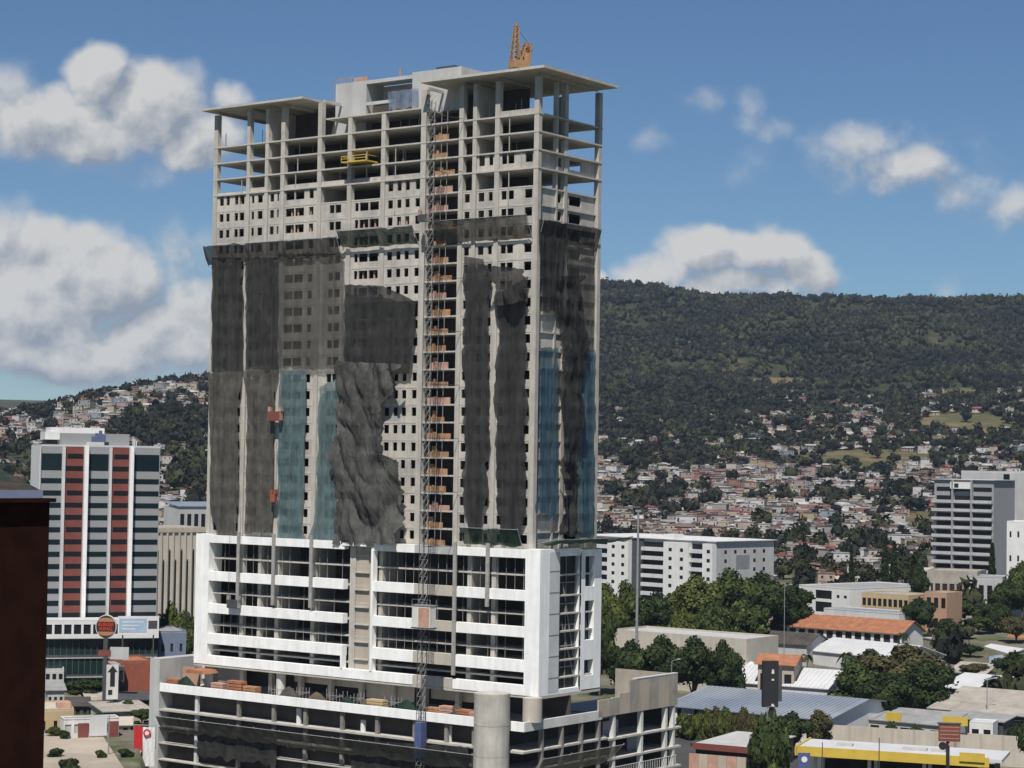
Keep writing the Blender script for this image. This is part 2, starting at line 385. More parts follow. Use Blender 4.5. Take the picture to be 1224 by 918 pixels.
b = MB()
for i in range(9):
    x = cx0 - .6 + i * .55; b.bar((x, 6.1, zt - .4 if i else zt - 4), (x, 6.1, zt + 1.1), .05, 4)
b.bar((cx0 - .7, 6.1, zt + 1), (cx0 + 4.4, 6.1, zt + 1), .05, 4); b.box(cx0 + 4.6, cx0 + 8, 6, 6.3, zt, zt + .8)
b.bar((cx1 + 8.2, 6.2, zt - .3), (cx1 + 8.2, 6.2, zt + 1.6), .22, 5)
b.build('core_guardrail', 'pink_block', tower)
# inner partitions and shear walls
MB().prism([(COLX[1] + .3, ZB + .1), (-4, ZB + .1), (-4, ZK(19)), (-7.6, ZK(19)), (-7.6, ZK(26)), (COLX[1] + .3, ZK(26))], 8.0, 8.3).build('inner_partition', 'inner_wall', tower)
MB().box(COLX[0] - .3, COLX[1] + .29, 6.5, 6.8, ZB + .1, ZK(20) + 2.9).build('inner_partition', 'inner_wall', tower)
for x, y1 in ((COLX[2], 7.9), (COLX[9], 7.9), (COLX[4], 7.9)):
    b = MB().box(x - .14, x + .14, 1.03, y1, ZB, ZK(22) if x == COLX[4] else ZK(26) - .1)
    b.build('shear_wall', 'concrete', tower)
# infill walls with window openings, one wall per bay, stacked storeys
BAYS = {0: [(.08, .22), (.31, .43), (.60, .72), (.77, .93)], 1: [(.10, .28), (.52, .85)], 2: [(.12, .45), (.70, .85)],
        3: [(.04, .30), (.33, .60), (.75, .88)], 4: [(.32, .50), (.54, .76)], 5: [(.12, .24), (.28, .58), (.62, .93)],
        6: [(.08, .22), (.34, .46), (.57, .69), (.85, .98)], 8: [(.15, .72)], 9: [(.10, .42), (.66, .88)], 10: [(.06, .21), (.24, .42), (.74, .95)]}
TOPK = {0: 20, 1: 20, 2: 20, 3: 20, 4: 19, 5: 19, 6: 20, 8: 19, 9: 20, 10: 20}
fr = MB()
for bi, wins in BAYS.items():
    x0, x1 = COLX[bi] + (.62 if bi == 7 else .5), COLX[bi + 1] - .5
    if bi == 6: x1 = COLX[7] - .62
    mb = MB(); wd = x1 - x0
    for k in range(0, TOPK[bi] + 2):
        if mb.v and (k > TOPK[bi] or bi in (9, 10) and k == 20 or bi in (5, 6) and k == 13): mb.build('infill_wall', 'block_wall', tower); mb = MB()
        if k > TOPK[bi]: break
        z0, z1 = ZK(k) + .14, ZK(k + 1) - .14
        if bi in (9, 10) and k == 20: continue
        if bi == 5 and k in (13,) or bi == 6 and k == 13: continue
        top_open = k == TOPK[bi] and bi in (0, 3, 6)
        ops = [(x0 + a * wd, x0 + c * wd, z0 + 1.05, z1 - .32 + (.3 if top_open else 0)) for a, c in wins]
        mb.wallgrid(x0, x1, z0, z1, ops, .25, .22)
        mb.wallgrid(x0, x1, z0, z1, ops, .47, .002)
    if bi in (9, 10):
        z0, z1 = ZK(21) + .14, ZK(22) - .14
        ops = [(x0 + a * wd, x0 + c * wd, z0 + 1.0, z1) for a, c in wins]; mb.wallgrid(x0, x1, z0, z1, ops, .25, .22)
    # low parapets in the storeys above
    for k in ([21] if bi in (0, 1, 3, 4, 5, 6) else []):
        mb.box(x0, x1, .25, .45, ZK(k) + .14, ZK(k) + (.95 if bi != 0 else .5))
    if mb.v: mb.build('parapet_wall', 'block_wall', tower)
    if bi in (10,): MB().box(x0, x1, .25, .45, ZK(24) + .14, ZK(24) + 1.0).build('parapet_wall', 'block_wall', tower)
# some reddish unfinished brick jambs seen in openings
b = MB()
for bi, k in ((0, 20), (3, 19), (3, 18), (5, 18), (5, 17), (6, 18), (5, 15), (10, 17)):
    x0, x1 = COLX[bi] + .7, COLX[bi + 1] - .7
    n = 4
    for i in range(n):
        x = x0 + (x1 - x0) * (.15 + .2 * i); b.box(x, x + .3, .7, .95, ZK(k) + .16, ZK(k) + 2.5)
pieces(b, 'brick_pier', 'pink_block', tower)
# propping posts in the open storeys
b = MB()
for (bi, k, fx) in ((3, 22, .4), (6, 22, .3), (6, 21, .3), (6, 19, .3), (5, 22, .5), (5, 21, .5), (10, 23, .3), (10, 22, .3), (10, 20, .3), (10, 19, .3), (3, 21, .35), (0, 21, .8), (10, 21, .62)):
    x = COLX[bi] + (COLX[bi + 1] - COLX[bi]) * fx; b.bar((x, .2, ZK(k) + .1), (x, .2, ZK(k + 1)), .12, 5)
for i in range(46):
    bi = random.choice([0, 1, 3, 4, 5, 6, 9, 10]); k = random.choice([21, 22, 23, 24]); x = U(COLX[bi], COLX[bi + 1]); y = U(1, 7)
    b.bar((x, y, ZK(k) + .1), (x, y, ZK(k + 1)), .07, 4)
pieces(b, 'shoring_post', 'scaffold', tower)
# hoist bay: boards, low brick balconies, posts
x0, x1 = COLX[7] + .7, COLX[8] - .5
for k in range(0, 24):
    c = random.choice(['plywood', 'plywood', 'pink_block'])
    if k > 20: c = 'plywood'
    a = x0 + U(.7, 1.8); e = x0 + U(4.6, 6.6)
    b = MB().box(a, e, .3, .42, ZK(k) + .15, ZK(k) + U(.95, 1.35)); b.box(a + (e - a) * .3, a + (e - a) * .45, .2, .3, ZK(k) + .2, ZK(k) + 1.5)
    if rnd() < .6: b.box(a, a + .9, 1.2, 1.3, ZK(k) + .15, ZK(k) + U(1.6, 2.3))
    b.build('edge_board', c, tower)
b = MB()
for k in range(0, 25):
    for fx in (.22, .45, .63): b.bar((x0 + (x1 - x0) * fx, .15, ZK(k) + .1), (x0 + (x1 - x0) * fx, .15, ZK(k + 1) - .1), .06, 4)
pieces(b, 'guard_post', 'scaffold', tower)
b = MB().box(x0, x1, 4.4, 4.6, ZB, ZK(24))
b.build('landing_wall', 'inner_wall', tower)
# short side walls
mb = MB()
def yz_wall(mb, y0, y1, z0, z1, ops, x=-.3):
    t = MB().wallgrid(y0, y1, z0, z1, ops, 0, .3)
    mb.add([(x - v[1], v[0], v[2]) for v in t.v], t.f, 0)
for k in list(range(0, 20)) + [21]:
    if k == 21: mb.build('side_wall', 'block_wall', tower); mb = MB()
    z0, z1 = ZK(k) + .14, ZK(k + 1) - .14
    yz_wall(mb, 1.0, YR[0] - .22, z0, z1, [])
    if k != 20: yz_wall(mb, YR[0] + .22, YR[1] - .3, z0, z1, [(YR[0] + .6, YR[1] - .8, z0 + .9, z1 - .4)] if k > 16 else [])
    if k == 21: mb.build('side_wall', 'block_wall', tower); mb = MB()
    yz_wall(mb, YR[1] + .7, 18.75, z0, z1, [(YR[1] + 1.6, YR[1] + 5.4, z0 + .8, z1 - .4)])
mb.build('side_wall', 'block_wall', tower)
MB().box(-7.7, -7.4, 1.0, 7.9, ZB, ZK(20)).build('side_partition', 'inner_wall', tower)
# rear wall so that windows stay dark
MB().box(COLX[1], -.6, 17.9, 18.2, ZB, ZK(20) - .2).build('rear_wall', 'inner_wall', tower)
MB().box(XL - .1, XL + .1, 1.05, 18.8, ZB, ZK(21) - .2).build('end_wall', 'block_wall', tower)

# ---- white podium frame
PW = empty('podium_building', (TC[0], TC[1], 0), TA, 'white framed podium storeys with dark open bays under the concrete high-rise', 'building')
px0, px1 = -80.0, 3.4
ops_z = [(26 - .5, 30.9), (32.7, 37.7), (39.5, 44.4)]
bands = [(21.7, 23.3), (25.5 - .05, 27.2), (31.2, 33.0), (37.7, 39.5), (45.2, 46.7)]
fy0, fy1 = -1.6, -.3
xa, xb = PF(411, -1.5, 700), PF(444, -1.5, 700)
hx0, hx1 = PF(495, -1.5, 700), PF(548, -1.5, 700)
zb4 = [(21.6, 23.3), (25.6, 27.6), (31.6, 33.4), (37.9, 39.7), (45.3, 46.75)]
for (z0, z1) in zb4:
    MB().box(px0 + 3.6, xa, fy0, fy1, z0, z1).build('white_band', 'white_panel', PW)
    MB().box(xb, hx0, fy0, fy1, z0, z1).build('white_band', 'white_panel', PW)
    MB().box(hx0 + .003, hx1 - .9, fy0 + .1, fy1, z0, z1).build('unclad_band', 'grey_wall' if z0 > 45 else 'pale_beige', PW)
    MB().box(hx1 - .9, px1 - 3.2, fy0, fy1, z0, z1).build('white_band', 'white_panel' if z0 != 21.6 else 'white_panel', PW)
MB().box(xa + .003, xb - .003, fy0 + .002, fy1, 21.6, 23.28).build('white_band', 'white_panel', PW)
MB().box(px0, px0 + 3.6, fy0 - .003, 2, 21.6, 46.9).build('white_pier', 'white_panel', PW)
MB().box(px1 - 3.2, px1, fy0 - .003, 1.2, 21.6, 46.9).build('white_pier', 'white_panel', PW)
# arch frame in the recess
b = MB(); b.box(xa - 1.0, xa - .02, fy0 - .1, -.6, 23.3, 45.9) if False else None
b.box(xb, xb + .5, fy0 - .12, -.5, 23.3, 46.4); b.box(xa - .4, xa + .02, fy0 - .12, -.5, 23.3, 27.5)
b.box(xa - .4, xb + .5, fy0 - .12, -.5, 46.0, 46.75)
b.build('recess_frame', 'white_panel', PW)
for x in (xa + 1.2, xb - .7):
    MB().box(x - .7, x + .7, -.4, 1, 21.8, 45.9).build('recess_column', 'concrete', PW)
MB().box(xa + 1.95, xb - 1.45, -.24, -.1, 21.8, 46).build('recess_wall', 'beige', PW)
for z in (25.0, 28.2, 31.4, 34.6, 37.8, 41.0, 44.2): MB().box(xa + 1.91, xb - 1.41, -.7, -.26, z, z + .2).build('recess_ledge', 'concrete_slab', PW)
# slabs, inner columns, partitions
for z in (24.4, 27.4, 29.3, 32.4, 35.5, 38.7, 42.3, 45.9):
    thin = z in (29.3, 35.5, 42.3)
    MB().box(px0 + .3, px1 - .3, -.25, 17.2, z - .16, z + .12).build('floor_slab', 'concrete_slab', PW)
pcs = [PF(p, 0, 700) for p in (289, 310, 331, 374, 455, 561, 590)]
for x in pcs: MB().box(x - .45, x + .45, 0, .9, 21.8, 46.4).build('column', 'concrete', PW)
for p in (286, 328, 373, 545, 584):
    x = PF(p, -1.6, 650); z0 = 34 if p in (286, 328, 373) else 36.5
    if p == 545: z0 = 24
    MB().box(x - .35, x + .35, fy0 - .35, fy0 - .02, z0, 47.6).build('scaffold_post', 'scaffold', PW)
b = MB()
b.box(px0 + .9, px1 - 3.5, 6.5, 6.8, 22, 46)
b.build('inner_partition', 'inner_wall', PW)
for p in (310, 331, 374, 455, 561):
    x = PF(p, 0, 700); MB().box(x - .1, x + .12, .95, 6.4, 22.5, 45.7).build('cross_wall', 'grey_wall', PW)
MB().box(px0 + .6, px0 + .8, 0, 19, 22, 46).build('cross_wall', 'inner_wall', PW)
b = MB()
for x in np.arange(px0 + 5, px1 - 4, 1.9):
    if xa - 1 < x < xb + 1: continue
    for (z0, z1) in ((27.6, 31.6), (33.4, 37.9), (39.7, 45.3)):
        if rnd() < .75: b.bar((x, -.5, z0), (x, -.5, z1), .035, 4)
pieces(b, 'scaffold_tube', 'scaffold', PW)
# right side of the podium
sx_ = px1
b = MB().box(sx_ - .3, sx_ + .02, 1.2, 4.3, 22, 46.4); b.build('side_panel', 'light_grey', PW)
b = MB()
for z in (24.5, 28.2, 31.9, 35.6, 39.3, 43.0): b.box(sx_ + .02, sx_ + .06, 1.2, 4.3, z, z + .16)
b.build('panel_joint', 'grey_panel', PW)
MB().box(sx_ - 1.2, sx_ - 1.0, 4.3, 10.8, 22, 46.4).build('side_glazing', 'glass', PW)
b = MB()
for z in (26, 29.7, 33.4, 37.1, 40.8): b.box(sx_ - 1.0, sx_ - .85, 4.3, 10.8, z, z + .18)
b.bar((sx_ - .9, 6.5, 40.7), (sx_ - .9, 10.3, 27), .13, 5); b.bar((sx_ - .9, 6.2, 34), (sx_ - .9, 10.3, 24), .13, 5)
for y in (7.3, 10.2): b.box(sx_ - .98, sx_ - .8, y, y + .15, 22, 46)
b.build('side_mullion', 'steel', PW)
t = MB().wallgrid(10.95, 17.4, 21.8, 46.6, [(12.2, 15.1, 24.2, 27.0), (12.2, 15.1, 30.5, 37.5), (12.2, 15.1, 40.0, 45.4)], 0, 1.2)
m2 = MB(); m2.add([(sx_ - v[1], v[0], v[2]) for v in t.v], t.f); m2.box(sx_ - 1.6, sx_ - .3, 10.7, 10.9, 21.9, 46.6); m2.box(sx_ - 1.4, sx_ - .002, 16.3, 17.4, 21.8, 46.5)
m2.build('side_frame', 'white_panel', PW)
MB().box(sx_ - 1.5, sx_ - 1.22, 11.2, 16.2, 22, 46).build('side_window', 'glass_teal', PW)
MB().box(sx_ - .9, sx_, 1.21, 10.7, 45.6, 46.9).build('white_band', 'white_panel', PW); MB().box(sx_ - .9, sx_, 1.21, 10.7, 21.6, 22.4).build('white_band', 'white_panel', PW)
# terrace storey under the frame
for x in list(np.arange(-78, 2, 7.6)): MB().box(x, x + .9, 1.5, 2.4, 17, 21.7).build('terrace_column', 'concrete', PW)
MB().box(px0, px1, -1.5, 17.4, 21.15, 21.55).build('floor_slab', 'concrete_slab', PW)
b = MB(); b.box(PF(352, 3, 810), PF(440, 3, 810), 3, 3.3, 19.3, 21.1); b.box(PF(440, 3, 810), PF(497, 3, 810), 2.6, 2.9, 17.8, 21.1); b.box(PF(515, 3, 830), PF(577, 3, 830), 3, 3.3, 18.8, 21.1); b.build('terrace_wall', 'pale_beige', PW)
MB().box(px0 + 3, px1, 8, 8.3, 17, 21.1).build('terrace_back_wall', 'inner_wall', PW)
for p in (250, 336): MB().bar((PF(p, 0, 805), 0, 17), (PF(p, 0, 805), 0, 21.4), .9, 16).build('round_column', 'dirty_white', PW, smooth=False)

# ---- lower base building: wide white parapet band over open storeys
LB = empty('base_building', (TC[0], TC[1], 0), TA, 'wide open-storey base building with a long white parapet band under the podium', 'building')
lx0, lx1, ly = -84.3, 4.0, -6.5
MB().box(lx0, lx1, ly, ly + .5, 16.1, 17.7).build('parapet_band', 'white_panel', LB)
MB().box(lx1 - .5, lx1, ly + .5, 17.3, 16.1, 17.7).build('parapet_band', 'dirty_white', LB)
for z in (16.6, 12.7, 9.4, 6.2, 3.0):
    MB().box(lx0 + .1, lx1 - .1 - (.0 if z > 16.6 else 0), ly + .51 if z > 16 else ly - .05, 19.5, z - (.35 if z > 12 else .22), z - .05 if z > 16 else z).build('floor_slab', 'concrete_slab', LB)
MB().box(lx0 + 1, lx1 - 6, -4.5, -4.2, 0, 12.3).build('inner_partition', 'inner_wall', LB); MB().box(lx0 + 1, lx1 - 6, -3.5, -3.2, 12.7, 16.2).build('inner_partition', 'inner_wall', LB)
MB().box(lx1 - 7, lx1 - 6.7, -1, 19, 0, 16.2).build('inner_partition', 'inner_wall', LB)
for i, p in enumerate((234, 284, 326, 364, 408, 450, 495, 533, 566)):
    x = FXP(p, 870, -6)[0]; MB().box(x - .35, x + .35, ly + .5, ly + 1.1, 0, 16.2).build('column', 'concrete_shaded' if i else 'light_grey', LB)
for p in (353, 430, 533):
    x = FXP(p, 862, -6)[0]; MB().bar((x, ly + 1.5, 12.7), (x, ly + 1.5, 15.6 if p != 430 else 14.8), .5, 10).build('drum', 'white_paint', LB)
for y in (-1, 5, 11, 16.5): MB().box(lx1 - .9, lx1 - .1, y, y + .5, 0, 16.2).build('column', 'concrete_shaded', LB)
# end shaft on the left
b = MB().box(lx0 - 2.6, lx0 + .1, ly - .1, 8, 0, 22.4); b.build('end_shaft', 'grey_wall', LB)
MB().box(lx0 + .1, lx0 + 12, 5, 5.3, 17.7, 22.4).build('terrace_screen', 'light_grey', LB)
tw = MB().box(lx0 + .8, lx0 + 5.4, -1, -.7, 17.0, 20.6); tw.build('terrace_hut_wall', 'peach_wall', LB)
b = MB(); b.prism([(lx0 + 5.5, 20.0), (lx0 + 10.5, 20.0), (lx0 + 10, 20.7), (lx0 + 6, 20.7)], -5, -1); b.build('terrace_canopy', 'terracotta', LB)
# round concrete shaft
rs = MB(); cx_, cy_ = -.9, -9.1
def cyl_ring(mb, cx, cy, r, z0, z1, n=40, mi=0):
    vs = [(cx + r * math.cos(2 * math.pi * i / n), cy + r * math.sin(2 * math.pi * i / n), z) for z in (z0, z1) for i in range(n)]
    mb.add(vs, [(i, (i + 1) % n, n + (i + 1) % n, n + i) for i in range(n)] + [tuple(range(n, 2 * n)), tuple(range(n - 1, -1, -1))], mi)
zz = 0
for j, zt_ in enumerate((4.0, 8.0, 12.0, 17.2, 22.6)): cyl_ring(rs, cx_, cy_, 3.05 + (.0 if j % 2 else .02), zz, zt_ - .06); cyl_ring(rs, cx_, cy_, 2.98, zt_ - .06, zt_); zz = zt_
cyl_ring(rs, cx_, cy_, 2.7, 22.6, 22.62)
rs.build('round_shaft', 'concrete', LB)
MB().bar((3.2, -3.0, 17.5), (3.2, -3.0, 21.6), 1.7, 20).build('round_column', 'pale_beige', LB)
# ---- parking structure extension on the right
PK = empty('parking_structure', (TC[0], TC[1], 0), TA, 'grey concrete parking structure with panelled parapet and open decks right of the podium', 'parking structure')
kx = lx1
def pky(px, py=830): return RXP(px, py, kx)[0]
ye = pky(810)
MB().box(kx - 15, kx - .4, 20, ye - .3, 16.4, 16.75).build('deck', 'concrete_slab', PK)
n = 8
for i in range(n):
    y0 = pky(716) + (ye - pky(716)) * i / n; y1 = pky(716) + (ye - pky(716)) * (i + 1) / n
    top = 22.4 if i > 2 else (20.3 if i == 2 else 19.6)
    MB().box(kx - .35, kx + .02 * (i % 2), y0 + .04, y1 - .04, 16.5, top).build('parapet_panel', 'grey_beige_roof' if i % 2 else 'beige', PK)
MB().box(kx - 14, kx - .36, ye - .3, ye, 16.5, 22.4).build('end_panel', 'grey_beige_roof', PK)
MB().box(kx - .9, kx + .05, pky(760), ye, 22.42, 22.6).build('roof_cap', 'white_roof', PK)
for p in (735, 768, 797, 806):
    y = pky(p, 880); MB().box(kx - 1.0, kx - .1, y - .35, y + .35, 0, 16.4).build('column', 'dirty_white', PK)
for z in (12.4, 8.8, 5.2):
    MB().box(kx - 15, kx - .02, 19.6, ye + 1.5, z - .35, z).build('deck', 'concrete_slab', PK)
b = MB()
for z in (5.2,):
    for y in np.arange(20, ye, .8): b.box(kx - .12, kx - .06, y, y + .1, z, z + 1.9)
    b.box(kx - .14, kx - .04, 20, ye, z + 1.85, z + 1.95)
b.build('deck_railing', 'dirty_white', PK)
MB().box(kx - 7.6, kx - 7.3, 20, ye, 0, 16).build('deck_back_wall', 'inner_wall', PK)
MB().box(kx - 7.2, kx - 1.6, ye - .2, ye, 0, 16).build('deck_end_wall', 'inner_wall', PK)
for p, z in ((752, 12.4), (781, 8.8)):
    y = pky(p, 870); MB().box(kx - 4, kx - 3.7, y - 3, y + 2, z, z + 2.4).build('deck_screen', 'grey_wall', PK)

# ---- nets: folded sheets hung on the faces (each its own thing)
def sheet(name, label, group, m, L_, R_, off=-.7, amp=.35, face='f', crumple=0, nx=64, step=.8, edge=.25, seed=0, cat='safety net'):
    FN = FXP if face == 'f' else RXP
    base = off if face == 'f' else -off
    Lp = sorted([FN(x, y, base)[::-1] for y, x in L_], reverse=True); Rp = sorted([FN(x, y, base)[::-1] for y, x in R_], reverse=True)
    def at(P, z):
        if z >= P[0][0]: return P[0][1]
        for (za, a), (zb_, b_) in zip(P, P[1:]):
            if z >= zb_: return a + (b_ - a) * (za - z) / max(1e-6, za - zb_)
        return P[-1][1]
    zt0, zt1 = Lp[0][0], Rp[0][0]; zb0, zb1 = Lp[-1][0], Rp[-1][0]
    nz_ = max(4, int((zt0 - zb0) / step)); vs = []
    for j in range(nz_ + 1):
        t = j / nz_
        za, zb_ = zt0 + (zb0 - zt0) * t, zt1 + (zb1 - zt1) * t
        a, c = at(Lp, za), at(Rp, zb_)
        a += edge * 2 * noise.noise(Vector((seed + 3.3, za * .22, 0))) ; c += edge * 2 * noise.noise(Vector((seed + 9.1, za * .22, 0)))
        a += edge * .9 * noise.noise(Vector((seed, za * 1.4, 3))); c += edge * .9 * noise.noise(Vector((seed + 4, za * 1.4, 3)))
        # small scallops where the net is tied at each floor
        sc_ = .12 * abs(math.sin((za - ZB) / FH * math.pi)); a += sc_ * edge * 2; c -= sc_ * edge * 2
        for i in range(nx + 1):
            s = i / nx; x = a + (c - a) * s; z = za + (zb_ - za) * s
            wv = noise.noise(Vector((x * .55, z * .05, seed))) * 1.0 + .5 * noise.noise(Vector((x * 1.7, z * .12, seed + 5)))
            dd = amp * .75 * wv + .10 * noise.noise(Vector((x * 3.5, z * .2, seed))) + .06 * noise.noise(Vector((x * 2, z * 2.2, seed))) + .05 * math.cos((z - ZB) / FH * 2 * math.pi) 
            if crumple:
                q = Vector((x * .13 + z * .04, z * .075, seed + 2)); dd += crumple * (abs(noise.noise(q)) * 2.2 + abs(noise.noise(q * 2.6)) * .55 + noise.noise(Vector((x * .8, z * .12, seed))) * .22 + abs(noise.noise(Vector((x * 1.3 + z * .5, z * .9, seed + 8)))) * .12 + noise.noise(Vector((x * 3.0, z * .5, seed))) * .10)
            if j == 0: z += .25 * noise.noise(Vector((x * .9, seed, 1)))
            if j == nz_: z += .9 * noise.noise(Vector((x * .5, seed, 7)))
            o_ = max(.12, abs(off) + dd)
            vs.append(((x, -o_, z) if off < 0 else (x, off, z)) if face == 'f' else (o_, x, z))
    fs = [(j * (nx + 1) + i, j * (nx + 1) + i + 1, (j + 1) * (nx + 1) + i + 1, (j + 1) * (nx + 1) + i) for j in range(nz_) for i in range(nx)]
    mb = MB(); mb.add(vs, fs)
    o = mb.build(name, m, None, (TC[0], TC[1], 0), TA, smooth=True)
    tag(o, label, cat, group); return o
GN = 'debris nets hung on the high-rise'
def rect(x0, x1, y0, y1): return [(y0, x0), (y1, x0)], [(y0, x1), (y1, x1)]
l, r = rect(253, 290, 308, 443); sheet('debris_net', 'black upper net at the far left of the high-rise front, left of the pale strip', GN, 'net_black', l, r, seed=1)
l, r = rect(293, 332, 308, 442); sheet('debris_net', 'black upper net just right of the pale strip near the left end', GN, 'net_black', l, r, seed=2)
l, r = rect(332, 411, 303, 441); sheet('debris_net', 'see-through grey net with rows of windows showing behind it', GN, 'net_grey', l, r, off=-.5, amp=.1, seed=3, edge=.05)
sheet('debris_net', 'charcoal net at the lower left edge of the high-rise front, frayed at its foot', GN, 'net_charcoal', [(446, 249), (560, 250), (615, 252), (640, 262)], [(444, 290), (480, 285), (600, 285), (640, 281)], seed=4, nx=40)
sheet('debris_net', 'charcoal net second from the left in the lower tier of the front', GN, 'net_charcoal', [(443, 290), (480, 295), (600, 294), (638, 292)], [(442, 334), (470, 328), (600, 326), (636, 326)], seed=5)
sheet('debris_net', 'wide teal net streaked pale green in the middle left of the high-rise front', GN, 'net_teal', [(443, 334), (560, 332), (645, 332)], [(442, 366), (600, 362), (630, 360), (648, 368)], seed=6)
sheet('debris_net', 'narrow teal net just left of the crumpled dark net, below the grey one', GN, 'net_teal', [(462, 382), (560, 379), (625, 374), (648, 368)], [(452, 404), (520, 402), (648, 402)], seed=7)
sheet('debris_net', 'flat black net on the front below two rows of windows, above the crumpled net', GN, 'net_black', [(340, 411), (445, 411)], [(342, 458), (360, 497), (395, 497), (430, 491), (447, 488)], seed=8, amp=.25, off=-.8, nx=44)
sheet('debris_net', 'big crumpled charcoal net bulging from the front above the white podium', GN, 'net_crumple', [(432, 411), (460, 404), (500, 401), (560, 399), (650, 400)],
      [(436, 492), (462, 478), (482, 460), (505, 457), (545, 462), (552, 478), (580, 481), (650, 486)], seed=9, crumple=1.7, amp=.3, off=-1.0, nx=110, step=.35, edge=.8)
sheet('debris_net', 'long black net right of the hoist bay reaching down to the podium', GN, 'net_black', [(306, 553), (380, 553), (500, 555), (600, 553), (640, 562)], [(310, 580), (330, 588), (380, 584), (500, 585), (600, 582), (640, 574)], seed=10, edge=.5)
sheet('debris_net', 'long black net between the last two pale strips of the front', GN, 'net_black', [(352, 592), (400, 594), (500, 592), (600, 593), (646, 600)], [(330, 632), (400, 629), (450, 630), (540, 629), (600, 628), (640, 622)], seed=11, edge=.5)
sheet('debris_net', 'small net bunched in a dark drape near the right end of the front', GN, 'net_black', [(318, 590), (340, 594), (366, 597)], [(322, 632), (340, 633), (362, 632)], seed=12, crumple=2.0, off=-1.2, amp=.5, nx=50, step=.3, edge=.6)
sheet('debris_net', 'black net over the upper part of the short right side', GN, 'net_black', [(262, 644), (300, 645), (372, 646)], [(268, 678), (300, 676), (372, 674)], face='r', seed=13)
sheet('debris_net', 'dark torn net falling down the middle of the short right side', GN, 'net_black', [(330, 664), (400, 668), (520, 668), (640, 670)], [(330, 690), (420, 700), (520, 690), (640, 688)], face='r', seed=14, crumple=1.2, nx=60, step=.5, edge=.9)
sheet('debris_net', 'grey see-through net on the upper right edge of the short side', GN, 'net_grey', [(290, 677), (420, 680)], [(290, 711), (420, 711)], face='r', seed=15, off=-.5, amp=.15)
sheet('debris_net', 'blue net on the short right side next to the corner column', GN, 'net_blue', [(415, 645), (560, 644), (610, 640)], [(416, 667), (590, 667), (618, 664)], face='r', seed=16, amp=.15)
sheet('debris_net', 'blue-green net along the far right edge of the short side', GN, 'net_blue', [(418, 699), (540, 694), (640, 697)], [(418, 712), (640, 710)], face='r', seed=17, amp=.2, off=-.6)
sheet('debris_net', 'pale torn net strip hanging low on the short right side', GN, 'net_teal', [(470, 688), (560, 686), (636, 690)], [(470, 697), (560, 694), (636, 697)], face='r', seed=18, crumple=.5)
# outrigger fans
def fan(label, p0, p1, zin, zout, out, m, face='f', seed=0, group='outrigger catch fans', inn=.15, mat_post='steel'):
    root = empty('catch_fan', (TC[0], TC[1], 0), TA, label, 'safety net', group)
    n = max(10, int(abs(p1 - p0) / .9)); vs = []; q = 7
    for i in range(n + 1):
        s = p0 + (p1 - p0) * i / n
        for j in range(q + 1):
            t = j / q; sag = -.45 * math.sin(t * math.pi) * (1 + .5 * math.sin(i * 1.3 + seed)); z = zin + (zout - zin) * t + sag + .5 * noise.noise(Vector((s * .4, t * 2, seed)))
            o_ = inn + (out - inn) * t
            vs.append((s, -o_, z) if face == 'f' else (o_, s, z))
    mb = MB(); mb.add(vs, [(i * (q + 1) + j, (i + 1) * (q + 1) + j, (i + 1) * (q + 1) + j + 1, i * (q + 1) + j + 1) for i in range(n) for j in range(q)])
    mb.build('netting', m, root, smooth=True)
    k = max(2, int(abs(p1 - p0) / 6.5))
    pr = MB()
    for i in range(k + 1):
        s = p0 + (p1 - p0) * i / k
        a, c = ((s, -inn, zin - .3), (s, -out, zout + .2)) if face == 'f' else ((inn, s, zin - .3), (out, s, zout + .2))
        pr.bar(a, c, .07, 5)
    e0, e1 = ((p0, -out, zout), (p1, -out, zout)) if face == 'f' else ((out, p0, zout), (out, p1, zout))
    pr.bar(e0, e1, .06, 5); pr.build('outrigger', mat_post, root)
    return root
x411, x503, x520 = PF(411, 0, 290), PF(504, 0, 285), PF(521, 0, 280)
fan('long dark catch fan across the left part of the high-rise front', -79.6, x411 - .3, 100.0, 103.6, 1.9, 'net_black', seed=1)
fan('greenish catch fan in the middle of the front, left of the hoist mast', x411 + .2, x503 - .5, 101.6, 104.6, 2.4, 'net_green', seed=2)
fan('dark catch fan right of the hoist mast near the front corner', x520 + .5, -.4, 101.3, 105.2, 2.2, 'net_charcoal', seed=3)
fan('dark catch fan high on the short right side', .8, 18.8, 100.8, 104.6, 1.4, 'net_black', face='r', seed=4)
fan('green catch fan drooping over the podium roof near the corner', PF(556, 0, 640), -1.5, 47.2, 50.2, 1.8, 'net_green', seed=5)
fan('dark greenish catch fan over the podium roof on the short side', 1.8, 24.5, 48.0, 48.6, 5.4, 'net_green', face='r', seed=6, inn=.2)
fan('dark catch fan drooping along the base building front', lx0 + 2, -4.2, 8.6, 11.7, 9.3, 'net_charcoal', seed=7, inn=6.7, mat_post='scaffold')
fan('dark catch fan sloping along the right side of the base building', -6.0, 18.5, 8.3, 11.9, 8.0, 'net_charcoal', face='r', seed=8, inn=4.2, mat_post='scaffold')
# blue-purple sheet in the core opening
sheet('plastic_sheet', 'pale blue sheet hung in the open core at the roof', None, 'blue_sheet', [(110, 463), (131, 465)], [(105, 500), (128, 500)], off=5.4, amp=.1, edge=.1, cat='tarpaulin')
